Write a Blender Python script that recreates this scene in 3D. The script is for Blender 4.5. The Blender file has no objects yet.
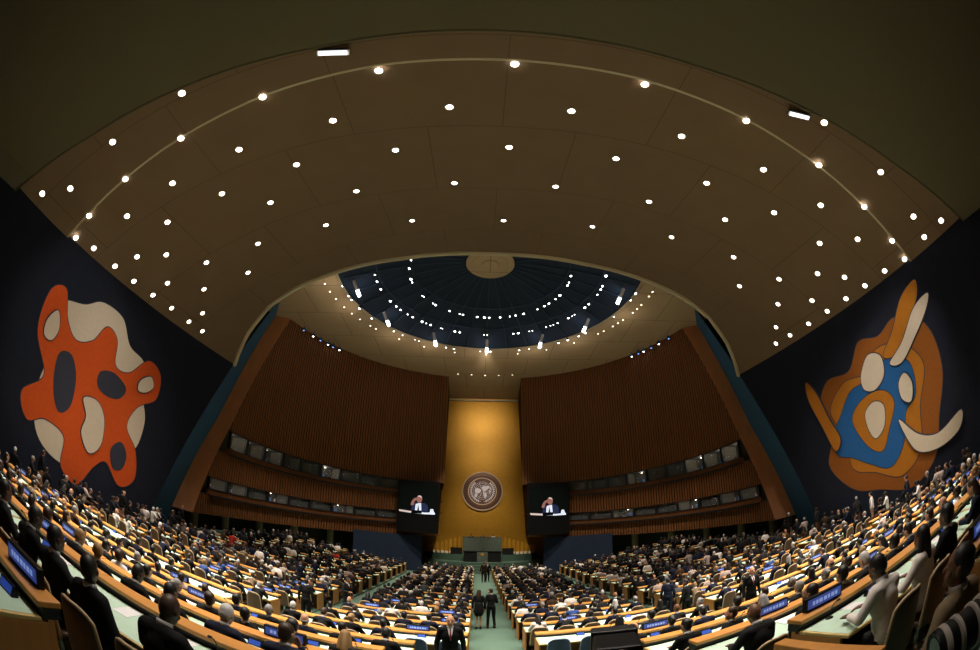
import bpy, bmesh, math, random
import numpy as np
from mathutils import Vector, Matrix, Quaternion

random.seed(11)
R = math.radians
SC = bpy.context.scene
COL = SC.collection
CZ = 4.9                      # eye height over the podium level
DC = (0.0, 24.3)              # plan centre of the dome and of the slatted wall

# ------------------------------------------------------------------ materials
MATS = {}


def mat(name, col, rough=0.6, metal=0.0, emit=0.0, ecol=None, noise=0.0, scale=4.0, bump=0.0, spec=0.5, sample=False, coord='Object', stretch=None):
    m = bpy.data.materials.new(name)
    m.use_nodes = True
    nt = m.node_tree
    b = nt.nodes['Principled BSDF']
    b.inputs['Base Color'].default_value = (*col, 1)
    b.inputs['Roughness'].default_value = rough
    b.inputs['Metallic'].default_value = metal
    b.inputs['Specular IOR Level'].default_value = spec
    if emit:
        b.inputs['Emission Color'].default_value = (*(ecol or col), 1)
        b.inputs['Emission Strength'].default_value = emit
        if not sample:
            try:
                m.cycles.emission_sampling = 'NONE'
            except Exception:
                pass
    if noise or bump:
        tc = nt.nodes.new('ShaderNodeTexCoord')
        nz = nt.nodes.new('ShaderNodeTexNoise')
        nz.inputs['Scale'].default_value = scale
        nz.inputs['Detail'].default_value = 4
        src = tc.outputs[coord]
        if stretch:
            mp = nt.nodes.new('ShaderNodeMapping')
            mp.inputs['Scale'].default_value = stretch
            nt.links.new(src, mp.inputs['Vector'])
            src = mp.outputs['Vector']
        nt.links.new(src, nz.inputs['Vector'])
        if noise:
            mx = nt.nodes.new('ShaderNodeMix')
            mx.data_type = 'RGBA'
            mx.inputs['A'].default_value = (*[c * (1 - noise) for c in col], 1)
            mx.inputs['B'].default_value = (*[min(1, c * (1 + noise)) for c in col], 1)
            nt.links.new(nz.outputs['Fac'], mx.inputs['Factor'])
            nt.links.new(mx.outputs['Result'], b.inputs['Base Color'])
        if bump:
            bp = nt.nodes.new('ShaderNodeBump')
            bp.inputs['Strength'].default_value = bump
            bp.inputs['Distance'].default_value = 0.02
            nt.links.new(nz.outputs['Fac'], bp.inputs['Height'])
            nt.links.new(bp.outputs['Normal'], b.inputs['Normal'])
    MATS[name] = m
    return m


mat('carpet', (0.085, 0.15, 0.11), 0.95, noise=0.3, scale=30, bump=0.3)
mat('plaster_brown', (0.185, 0.117, 0.065), 0.9, noise=0.12, scale=0.7, bump=0.05)
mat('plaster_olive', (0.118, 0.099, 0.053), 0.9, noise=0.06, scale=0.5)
mat('plaster_ring', (0.58, 0.42, 0.26), 0.9, noise=0.10, scale=0.8)
mat('plaster_trim', (0.62, 0.52, 0.36), 0.85)
mat('navy', (0.0155, 0.018, 0.031), 0.9, noise=0.2, scale=3, spec=0.12)
mat('teal', (0.02, 0.11, 0.23), 0.8, noise=0.2, scale=2)
mat('dome_blue', (0.011, 0.026, 0.062), 0.8, noise=0.2, scale=1.5)
mat('dome_rib', (0.035, 0.065, 0.125), 0.8)
mat('wood_dark', (0.200, 0.076, 0.023), 0.6, spec=0.25, noise=0.35, scale=3, stretch=(1, 1, 0.15))
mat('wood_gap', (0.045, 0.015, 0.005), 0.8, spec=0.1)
mat('wood_end_lit', (0.56, 0.225, 0.08), 0.5, noise=0.2, scale=2, stretch=(1, 1, 0.2))  # light falling on the slat wall's end face is put into this colour
mat('oak', (0.62, 0.27, 0.06), 0.42, noise=0.18, scale=6, stretch=(0.25, 2, 2))
mat('oak_panel', (0.48, 0.20, 0.045), 0.5, noise=0.2, scale=5, stretch=(2, 2, 0.3))
mat('oak_light', (0.66, 0.46, 0.17), 0.5)
mat('leather_green', (0.55, 0.74, 0.61), 0.5, noise=0.08, scale=8)
mat('black', (0.008, 0.008, 0.009), 0.5)
mat('black_plastic', (0.006, 0.006, 0.007), 0.45, spec=0.2)
mat('gold', (0.72, 0.36, 0.035), 0.42, metal=0.35, noise=0.16, scale=5, bump=0.15)
mat('bronze', (0.13, 0.058, 0.036), 0.45, metal=0.4)
mat('bronze_pale', (0.80, 0.60, 0.42), 0.5)
mat('silver', (0.80, 0.74, 0.80), 0.5)
mat('marble', (0.13, 0.165, 0.135), 0.4, noise=0.75, scale=6)
mat('chrome', (0.6, 0.6, 0.62), 0.25, metal=0.9)
mat('glass_dark', (0.02, 0.025, 0.03), 0.15)
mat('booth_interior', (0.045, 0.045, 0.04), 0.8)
mat('booth_wall', (0.13, 0.115, 0.085), 0.8)
mat('lamp_lens', (1, 0.96, 0.88), 0.5, emit=9.0)
mat('lamp_warm', (1, 0.80, 0.60), 0.5, emit=7.0)
mat('lamp_cool', (0.95, 0.97, 1.0), 0.5, emit=9.0)
mat('lamp_blue', (0.25, 0.45, 1.0), 0.5, emit=1.6)
mat('tube_white', (0.9, 0.92, 0.95), 0.5, emit=1.3)
mat('sign_blue', (0.035, 0.085, 0.45), 0.4, emit=0.35)
mat('sign_bright', (0.28, 0.42, 0.90), 0.4, emit=0.5)
mat('monitor', (0.10, 0.25, 0.6), 0.4, emit=0.12)
mat('paper', (0.82, 0.80, 0.84), 0.8)
mat('folder_blue', (0.12, 0.22, 0.62), 0.6)
mat('folder_pink', (0.75, 0.30, 0.30), 0.6)
mat('chair_shell', (0.10, 0.058, 0.032), 0.5)
mat('chair_rim', (0.50, 0.36, 0.22), 0.5)
mat('chair_blue', (0.035, 0.06, 0.11), 0.6)
mat('chair_blue_rim', (0.20, 0.30, 0.42), 0.6)
mat('m_orange', (0.60, 0.085, 0.014), 0.85, noise=0.15, scale=6)
mat('m_white', (0.66, 0.55, 0.43), 0.85, noise=0.08, scale=6)
mat('m_slate', (0.040, 0.042, 0.062), 0.85)
mat('m_ochre', (0.42, 0.150, 0.014), 0.85, noise=0.12, scale=6)
mat('m_brown', (0.27, 0.085, 0.014), 0.85, noise=0.12, scale=6)
mat('m_blue', (0.020, 0.105, 0.30), 0.85, noise=0.12, scale=6)
for k_ in list(MATS):
    if k_.startswith('m_'):
        MATS[k_].node_tree.nodes['Principled BSDF'].inputs['Specular IOR Level'].default_value = 0.15
# screen picture colours: a lit screen
mat('scr_dark', (0.003, 0.005, 0.004), 0.5, emit=0.4, spec=0.1)
mat('scr_black', (0.002, 0.002, 0.003), 0.5, spec=0.1)
mat('scr_white', (0.75, 0.82, 0.95), 0.4, emit=0.8)
mat('scr_suit', (0.016, 0.024, 0.075), 0.4, emit=0.6)
mat('scr_skin', (0.30, 0.13, 0.11), 0.4, emit=0.7)
mat('scr_pale', (0.62, 0.50, 0.48), 0.4, emit=0.7)
# people
SKIN = [mat('skin_fair', (0.52, 0.27, 0.17), 0.55), mat('skin_olive', (0.36, 0.17, 0.09), 0.55), mat('skin_brown', (0.15, 0.062, 0.032), 0.5), mat('skin_deep', (0.055, 0.024, 0.015), 0.5)]
HAIRM = {'black': mat('hair_black', (0.007, 0.006, 0.006), 0.5), 'brown': mat('hair_brown', (0.035, 0.017, 0.009), 0.5), 'grey': mat('hair_grey', (0.26, 0.25, 0.25), 0.7), 'blond': mat('hair_blond', (0.28, 0.16, 0.06), 0.6), 'white': mat('hair_white', (0.55, 0.54, 0.54), 0.7)}
SUIT = {'black': mat('suit_black', (0.007, 0.007, 0.008), 0.75), 'charcoal': mat('suit_charcoal', (0.016, 0.016, 0.018), 0.75), 'navy': mat('suit_navy', (0.010, 0.013, 0.030), 0.75),
        'grey': mat('suit_grey', (0.075, 0.075, 0.08), 0.8), 'brown': mat('suit_brown', (0.050, 0.028, 0.016), 0.8), 'white': mat('suit_white', (0.80, 0.74, 0.70), 0.8),
        'red': mat('suit_red', (0.36, 0.022, 0.018), 0.8), 'blue': mat('suit_blue', (0.04, 0.08, 0.26), 0.8), 'tan': mat('suit_tan', (0.20, 0.145, 0.09), 0.8), 'pale': mat('suit_pale', (0.42, 0.33, 0.30), 0.8)}
for m_ in SUIT.values():
    m_.node_tree.nodes['Principled BSDF'].inputs['Specular IOR Level'].default_value = 0.14
mat('shirt', (0.72, 0.72, 0.74), 0.8)
mat('shoe', (0.008, 0.007, 0.006), 0.4)
mat('tie_red', (0.20, 0.015, 0.02), 0.6)
mat('tie_blue', (0.02, 0.04, 0.16), 0.6)
mat('eye_white', (0.6, 0.58, 0.55), 0.3)
mat('eye_dark', (0.01, 0.008, 0.006), 0.2)
mat('lip', (0.26, 0.08, 0.06), 0.5)


def M(n):
    return MATS[n]


def seams(name, w, h):
    """faint joints between the plaster panels"""
    nt = MATS[name].node_tree
    b = nt.nodes['Principled BSDF']
    src = b.inputs['Base Color'].links[0].from_socket
    tc = nt.nodes.new('ShaderNodeTexCoord')
    br = nt.nodes.new('ShaderNodeTexBrick')
    br.inputs['Scale'].default_value = 1.0
    br.inputs['Mortar Size'].default_value = 0.022
    br.inputs['Mortar Smooth'].default_value = 0.4
    br.inputs['Brick Width'].default_value = w
    br.inputs['Row Height'].default_value = h
    nt.links.new(tc.outputs['Object'], br.inputs['Vector'])
    mx = nt.nodes.new('ShaderNodeMix')
    mx.data_type = 'RGBA'
    mx.inputs['B'].default_value = (0.115, 0.07, 0.037, 1)
    nt.links.new(br.outputs['Fac'], mx.inputs['Factor'])
    nt.links.new(src, mx.inputs['A'])
    nt.links.new(mx.outputs['Result'], b.inputs['Base Color'])


seams('plaster_brown', 5.6, 4.4)
seams('plaster_ring', 4.2, 4.2)


# ------------------------------------------------------------------ mesh helper
class MB:
    def __init__(s):
        s.v, s.f, s.m = [], [], []

    def add(s, vs, fs, mi=0):
        b = len(s.v)
        s.v += [tuple(p) for p in vs]
        for f in fs:
            s.f.append(tuple(b + i for i in f))
            s.m.append(mi)
        return s

    def box(s, lo, hi, mi=0, T=None):
        x0, y0, z0 = lo
        x1, y1, z1 = hi
        vs = [(x0, y0, z0), (x1, y0, z0), (x1, y1, z0), (x0, y1, z0), (x0, y0, z1), (x1, y0, z1), (x1, y1, z1), (x0, y1, z1)]
        if T is not None:
            vs = [tuple(T @ Vector(p)) for p in vs]
        return s.add(vs, [(3, 2, 1, 0), (4, 5, 6, 7), (0, 1, 5, 4), (1, 2, 6, 5), (2, 3, 7, 6), (3, 0, 4, 7)], mi)

    def bbox(s, lo, hi, bev=0.008, mi=0, T=None):
        bm = bmesh.new()
        c = [(a + b) / 2 for a, b in zip(lo, hi)]
        d = [b - a for a, b in zip(lo, hi)]
        bmesh.ops.create_cube(bm, size=1.0, matrix=Matrix.Translation(c) @ Matrix.Diagonal((*d, 1)))
        bmesh.ops.bevel(bm, geom=bm.edges[:], offset=min(bev, min(d) * 0.45), segments=2, profile=0.5, affect='EDGES')
        return s.bm(bm, mi, T)

    def bm(s, bm, mi=0, T=None):
        bm.verts.index_update()
        vs = [tuple((T @ v.co) if T is not None else v.co) for v in bm.verts]
        fs = [tuple(v.index for v in f.verts) for f in bm.faces]
        bm.free()
        return s.add(vs, fs, mi)

    def lathe(s, prof, n=24, mi=0, T=None, cap=True):
        vs, fs = [], []
        for r, z in prof:
            for i in range(n):
                a = 2 * math.pi * i / n
                vs.append((r * math.cos(a), r * math.sin(a), z))
        k = len(prof)
        for j in range(k - 1):
            for i in range(n):
                fs.append((j * n + i, j * n + (i + 1) % n, (j + 1) * n + (i + 1) % n, (j + 1) * n + i))
        if cap:
            fs.append(tuple(range(n))[::-1])
            fs.append(tuple((k - 1) * n + i for i in range(n)))
        if T is not None:
            vs = [tuple(T @ Vector(p)) for p in vs]
        return s.add(vs, fs, mi)

    def cyl(s, a, b, ra, rb=None, n=12, mi=0):
        a, b = Vector(a), Vector(b)
        rb = ra if rb is None else rb
        d = b - a
        q = d.to_track_quat('Z', 'Y').to_matrix().to_4x4()
        return s.lathe([(ra, 0), (rb, d.length)], n, mi, Matrix.Translation(a) @ q)

    def tube(s, pts, r, n=8, mi=0):
        pts = [Vector(p) for p in pts]
        vs, fs = [], []
        for i, p in enumerate(pts):
            d = (pts[min(i + 1, len(pts) - 1)] - pts[max(i - 1, 0)]).normalized()
            u = d.cross(Vector((0, 0, 1)))
            if u.length < 1e-3:
                u = d.cross(Vector((0, 1, 0)))
            u.normalize()
            w = u.cross(d)
            for k in range(n):
                a = 2 * math.pi * k / n
                vs.append(tuple(p + u * (r * math.cos(a)) + w * (r * math.sin(a))))
        for i in range(len(pts) - 1):
            for k in range(n):
                fs.append((i * n + k, i * n + (k + 1) % n, (i + 1) * n + (k + 1) % n, (i + 1) * n + k))
        fs.append(tuple(range(n))[::-1])
        fs.append(tuple((len(pts) - 1) * n + k for k in range(n)))
        return s.add(vs, fs, mi)

    def prism(s, poly, d0, d1, T, mi=0):
        """poly in the plane's x/y; extruded from d0 to d1 along its z."""
        n = len(poly)
        vs = [tuple(T @ Vector((x, y, d0))) for x, y in poly] + [tuple(T @ Vector((x, y, d1))) for x, y in poly]
        fs = [tuple(range(n))[::-1], tuple(range(n, 2 * n))] + [(i, (i + 1) % n, n + (i + 1) % n, n + i) for i in range(n)]
        return s.add(vs, fs, mi)

    def mesh(s, name, mats, smooth=False):
        me = bpy.data.meshes.new(name)
        me.from_pydata(s.v, [], s.f)
        for m in mats if isinstance(mats, (list, tuple)) else [mats]:
            me.materials.append(M(m) if isinstance(m, str) else m)
        me.polygons.foreach_set('material_index', s.m)
        if smooth:
            me.polygons.foreach_set('use_smooth', [True] * len(s.f))
        me.update()
        return me

    def obj(s, name, mats, parent=None, smooth=False, fix=True):
        me = s.mesh(name, mats, smooth)
        if fix:
            bm = bmesh.new()
            bm.from_mesh(me)
            bmesh.ops.recalc_face_normals(bm, faces=bm.faces[:])
            bm.to_mesh(me)
            bm.free()
        return link(name, me, parent)


def link(name, data, parent=None, loc=None, rot=None):
    o = bpy.data.objects.new(name, data)
    COL.objects.link(o)
    if parent is not None:
        o.parent = parent
    if loc is not None:
        o.location = loc
    if rot is not None:
        o.rotation_euler = rot
    return o


def tag(o, label=None, cat=None, group=None, kind=None):
    if label:
        o['label'] = label
    if cat:
        o['category'] = cat
    if group:
        o['group'] = group
    if kind:
        o['kind'] = kind
    return o


def struct(o, label=None, cat=None):
    return tag(o, label, cat, None, 'structure')


def root(name, loc, rz=0.0, label=None, cat=None, group=None):
    o = link(name, None, None, loc, (0, 0, rz))
    o.empty_display_size = 0.1
    return tag(o, label, cat, group)


def share(name, me, parent, m=None, loc=None, rot=None):
    o = link(name, me, parent, loc, rot)
    if m is not None:
        o.material_slots[0].link = 'OBJECT'
        o.material_slots[0].material = m
    return o


ORD = 'first second third fourth fifth sixth seventh eighth ninth tenth eleventh twelfth thirteenth fourteenth fifteenth sixteenth seventeenth eighteenth nineteenth twentieth'.split()
ORD += ['twenty-' + w for w in ORD[:9]] + ['thirtieth'] + ['thirty-' + w for w in ORD[:9]] + ['fortieth']


def smooth_loop(pts, n=6):
    """closed Catmull-Rom through pts"""
    out, k = [], len(pts)
    for i in range(k):
        p0, p1, p2, p3 = (Vector((*pts[(i + j - 1) % k], 0)) for j in range(4))
        for t in np.linspace(0, 1, n, endpoint=False):
            q = 0.5 * (2 * p1 + (p2 - p0) * t + (2 * p0 - 5 * p1 + 4 * p2 - p3) * t * t + (3 * p1 - 3 * p2 + p3 - p0) * t ** 3)
            out.append((q.x, q.y))
    return out


def lerp(a, b, t):
    return a + (b - a) * t


def interp(x, xs, ys):
    return float(np.interp(x, xs, ys))


# ------------------------------------------------------------------ camera
def make_camera():
    cd = bpy.data.cameras.new('camera')
    co = bpy.data.objects.new('camera', cd)
    COL.objects.link(co)
    p, y, r = R(28.8), R(-1.5), R(-0.6)
    fwd = Vector((-math.sin(y) * math.cos(p), math.cos(y) * math.cos(p), math.sin(p)))
    right = Vector((math.cos(y), math.sin(y), 0))
    up = right.cross(fwd)
    RR = math.cos(r) * right - math.sin(r) * up
    UU = math.sin(r) * right + math.cos(r) * up
    co.matrix_world = Matrix(((RR.x, UU.x, -fwd.x, -0.62), (RR.y, UU.y, -fwd.y, 0), (RR.z, UU.z, -fwd.z, CZ), (0, 0, 0, 1)))
    cd.type = 'PANO'
    cd.sensor_fit = 'HORIZONTAL'
    cd.sensor_width = 36.0
    cd.sensor_height = 36.0 * 650 / 980
    cd.clip_end = 300
    cd.clip_start = 0.02
    tgt = cd if hasattr(cd, 'panorama_type') else cd.cycles
    tgt.panorama_type = 'FISHEYE_EQUISOLID'
    tgt.fisheye_lens = 416.0 * 36.0 / 980
    tgt.fisheye_fov = R(200)
    SC.camera = co


make_camera()
# ------------------------------------------------------------------ floor
ROWS = [1.45, 3.1, 4.7, 6.4, 8.0, 10.3, 13.0, 15.1, 17.3, 19.4, 21.6, 23.8, 26.0, 28.2, 30.4, 32.6, 34.8, 37.0, 39.1]
FX = [-8, 0, 0.95, 2.6, 4.2, 5.9, 7.5, 9.8, 12.5, 16, 20, 28, 40, 52]
FY = [2.95, 2.95, 2.91, 2.70, 2.31, 1.95, 1.66, 1.31, 0.96, 0.72, 0.62, 0.54, 0.50, 0.50]
X0 = {-1: [3.15, 2.3, 2.1, 2.0, 1.75], 1: [3.2, 2.3, 2.0, 2.0, 1.75]}


def F(y):
    return interp(y, FX, FY)


UNIT = 2.2


def rise(x, y):
    u = max(0.0, (abs(x) - 7.0) / 9.0)
    return u ** 1.3 * (0.15 + 0.055 * max(y, 0))


def units_of(r, s):
    """[(x0, x1, block)] outward from the hall axis on side s of row r"""
    if r <= 4:
        x0 = X0[s][r]
        return [(x0 + UNIT * k, x0 + UNIT * (k + 1), 'rear') for k in range(6)]
    y = ROWS[r]
    out = [(0.80 + UNIT * k, 0.80 + UNIT * (k + 1), 'centre') for k in range(2)]
    xm = 16.3 if y < 24 else min(16.3, math.sqrt(max(0, 18.0 ** 2 - (y - DC[1]) ** 2)))
    for k in range(4):
        if 7.0 + UNIT * (k + 1) <= xm:
            out.append((7.0 + UNIT * k, 7.0 + UNIT * (k + 1), 'wing'))
    return out


def datum(r, xc):
    return F(ROWS[r] - 0.5) + rise(xc, ROWS[r])


def build_floor():
    b = MB()
    ys = [-6.5] + [y + 0.13 for y in ROWS]
    for r in range(len(ROWS)):
        y0, y1 = ys[r], ys[r + 1]
        for s in (1, -1):
            U = units_of(r, s)
            edges = []
            x = 0.0
            for (a, c, blk) in U:
                if a - x > 0.02:
                    edges.append((x, a, None))
                edges.append((a, c, datum(r, (a + c) / 2)))
                x = c
            edges.append((x, 19.6, datum(r, min(17.0, x + 0.4))))
            for a, c, z in edges:
                xa, xb = sorted((s * a, s * c))
                if z is not None:
                    b.box((xa, y0, z - 1.2), (xb, y1, z))
                else:
                    n = max(1, int((y1 - y0) / 0.5))
                    for i in range(n):
                        ya, yb = lerp(y0, y1, i / n), lerp(y0, y1, (i + 1) / n)
                        za, zb = F(ya), F(yb)
                        vs = [(xa, ya, za - 1.2), (xb, ya, za - 1.2), (xb, yb, zb - 1.2), (xa, yb, zb - 1.2), (xa, ya, za), (xb, ya, za), (xb, yb, zb), (xa, yb, zb)]
                        b.add(vs, [(3, 2, 1, 0), (4, 5, 6, 7), (0, 1, 5, 4), (1, 2, 6, 5), (2, 3, 7, 6), (3, 0, 4, 7)])
    b.box((-19.6, ys[-1], -0.8), (19.6, 52, 0.5))
    struct(b.obj('floor', 'carpet'), 'green carpeted floor stepping down from the rear rows to the podium', 'floor')


build_floor()

# ------------------------------------------------------------------ shell
W = 17.5


def z_wall(y):
    return 6.7 + 0.105 * y + CZ


def z_ceil(x, y):
    zw = z_wall(y)
    zc = 12 + 0.285 * (y - 4.3) + CZ
    return zw + (zc - zw) * (1 - min(1, abs(x) / W) ** 2.5)


def y_A(x):
    return interp(abs(x), [0, 6, 10, 14, 17.5], [4.3, 4.35, 4.1, 3.75, 3.15])


def y_B(x):
    return interp(abs(x), [0, 4, 8, 12, 14.5, 17.5], [5.4, 5.45, 5.7, 6.1, 6.4, 6.75])


def y_arch(x):
    return interp(abs(x), [0, 5.8, 9.5, 12, 14, 15.9, 17.0, 17.5], [20.75, 20.75, 20.25, 19.95, 20.2, 21.3, 22.4, 23.0])


XS = [-W + 2 * W * i / 60 for i in range(61)]


def sheet(b, f, g, nz, th, zoff=0.0, mi=0):
    """curved slab between the plan lines y=f(x) and y=g(x), th thick upwards"""
    for i in range(60):
        for j in range(nz):
            q = []
            for (x, t) in ((XS[i], j / nz), (XS[i + 1], j / nz), (XS[i + 1], (j + 1) / nz), (XS[i], (j + 1) / nz)):
                y = lerp(f(x), g(x), t)
                q.append((x, y, z_ceil(x, y) + zoff))
            b.add(q, [(0, 1, 2, 3)], mi)


def lip(x):
    """edge of the rear overhang, a little lower than the vault"""
    z = z_ceil(x, y_A(x)) - CZ
    k = (z - 0.36) / z
    return (-0.62 + (x + 0.62) * k if abs(x) < 17.4 else x, y_A(x) * k, z * k + CZ)


def build_ceiling():
    b = MB()
    sheet(b, y_B, y_arch, 24, 0)
    struct(b.obj('ceiling', 'plaster_brown', smooth=True, fix=False), 'brown vaulted plaster ceiling rising toward the dome', 'ceiling')
    b = MB()
    sheet(b, y_A, y_B, 2, 0, -0.12)
    struct(b.obj('ceiling.001', 'plaster_brown', smooth=True, fix=False), 'narrow brown ceiling strip behind the curved step', 'ceiling')
    # step between strip and vault
    b = MB()
    b.tube([(x, y_B(x), z_ceil(x, y_B(x)) - 0.07) for x in XS], 0.075, 6)
    struct(b.obj('trim_1', 'plaster_trim', smooth=True), 'pale curved step running across the ceiling', 'trim')
    # rear overhang
    b = MB()
    ny = 10
    for i in range(60):
        for j in range(ny):
            q = []
            for (x, t) in ((XS[i], j / ny), (XS[i + 1], j / ny), (XS[i + 1], (j + 1) / ny), (XS[i], (j + 1) / ny)):
                ex, ey, ez = lip(x)
                y = lerp(ey, -7.0, t)
                q.append((ex, y, ez - 0.20 * (ey - y)))
            b.add(q, [(0, 3, 2, 1)])
        for (xa, xb) in ((XS[i], XS[i + 1]),):
            pa, pb = lip(xa), lip(xb)
            b.add([pa, pb, (pb[0], pb[1], pb[2] + 0.6), (pa[0], pa[1], pa[2] + 0.6)], [(0, 1, 2, 3)])
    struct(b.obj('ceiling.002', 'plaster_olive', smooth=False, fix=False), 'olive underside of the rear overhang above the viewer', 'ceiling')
    b = MB()
    b.tube([lip(x) for x in XS], 0.045, 6)
    struct(b.obj('trim_2', 'plaster_olive', smooth=True), 'thin olive edge of the rear overhang', 'trim')
    # lip of the arch
    b = MB()
    pts = []
    for x in XS:
        y = y_arch(x)
        pts.append((x, y, z_ceil(x, y)))
    for i in range(60):
        for k in range(5):
            q = []
            for (p, t) in ((pts[i], k / 5), (pts[i + 1], k / 5), (pts[i + 1], (k + 1) / 5), (pts[i], (k + 1) / 5)):
                a = t * math.pi / 2
                q.append((p[0], p[1] + 0.30 * math.sin(a), p[2] + 0.42 * (1 - math.cos(a))))
            b.add(q, [(0, 1, 2, 3)])
        (xa, ya, za), (xb, yb, zb) = pts[i], pts[i + 1]
        b.add([(xa, ya + 0.30, za + 0.42), (xb, yb + 0.30, zb + 0.42), (xb, yb + 0.30, 17.1 + CZ), (xa, ya + 0.30, 17.1 + CZ)], [(0, 1, 2, 3)])
    b.tube([(p[0], p[1] + .06, p[2] - .03) for p in pts], 0.15, 8)
    struct(b.obj('trim_3', 'plaster_trim', smooth=False, fix=False), 'rounded pale edge of the ceiling arch before the dome', 'trim')


build_ceiling()


def edge_y(z):              # front edge of the mural walls, leaning forward going up
    return 17.09 + (z - CZ + 2.05) * (23.03 - 17.09) / 11.36


def build_side_walls():
    for s, nm in ((-1, 'left'), (1, 'right')):
        b = MB()
        ys = [-7, 0, 4, 8, 12, 15]
        zb = -0.6
        top = [(y, z_wall(y) + 0.25) for y in ys] + [(19, z_wall(19) + .25), (23.03, z_wall(23.03) + 0.1)]
        ye = edge_y(zb)
        poly = [(-7, zb), (ye, zb)] + top[::-1]
        vs = [(s * W, y, z) for y, z in poly] + [(s * (W + 0.3), y, z) for y, z in poly]
        n = len(poly)
        b.add(vs, [tuple(range(n)), tuple(range(n, 2 * n))[::-1]] + [(i, (i + 1) % n, n + (i + 1) % n, n + i) for i in range(n)])
        struct(b.obj('wall_' + nm, 'navy'), 'dark navy side wall with the %s mural' % ('orange' if s < 0 else 'blue and ochre'), 'wall')
        # blue return wall between the mural wall and the slatted wall
        b = MB()
        for j in range(12):
            z0, z1 = lerp(zb, 17.1 + CZ, j / 12), lerp(zb, 17.1 + CZ, (j + 1) / 12)
            q = []
            for z in (z0, z1):
                a = R(a_out(z))
                q.append(((s * (W + 0.05), edge_y(z) - .02, z), (s * 20.25 * math.sin(a), DC[1] + 20.25 * math.cos(a) + 0.05, z)))
            b.add([q[0][0], q[0][1], q[1][1], q[1][0]], [(0, 1, 2, 3)])
        struct(b.obj('wall_front_' + nm, 'teal', fix=False), 'dark blue return wall beside the slatted timber on the %s' % nm, 'wall')
    b = MB()
    b.box((-W - 0.3, -7.2, -0.6), (W + 0.3, -7.0, 18))
    struct(b.obj('wall_back', 'navy'), 'dark rear wall behind the seats', 'wall')


def a_in(z):                 # end angle of the slatted wall at height z (degrees from the hall axis)
    return interp(z - CZ, [-2, -1.6, 1.2, 5.7, 17.2], [94.6, 93.8, 90.0, 83.6, 70.4])


def a_out(z):
    return interp(z - CZ, [-6, -2.1, 6.3, 16.6, 17.2], [102, 97.6, 84.6, 74.0, 73.2])


def z_end(a):                # inverse of a_in
    zs = [-2, -1.6, 1.2, 5.7, 17.2]
    return interp(-a, [-94.6, -93.8, -90.0, -83.6, -70.4], zs) + CZ


A0 = math.degrees(math.asin(4.0 / 19.1))


def strip_z(a):
    """wall heights at angle a: (bottom, low sill, low top, high sill, high top), relative to the eye"""
    t = (a - A0) / (90 - A0)
    return (lerp(-0.52, -1.55, t), lerp(0.70, -0.10, t), lerp(1.90, 1.25, t), lerp(3.65, 3.30, t), lerp(5.05, 5.15, t))


def P(a, r, z, s=1):
    return (s * r * math.sin(R(a)), DC[1] + r * math.cos(R(a)), z)


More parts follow.
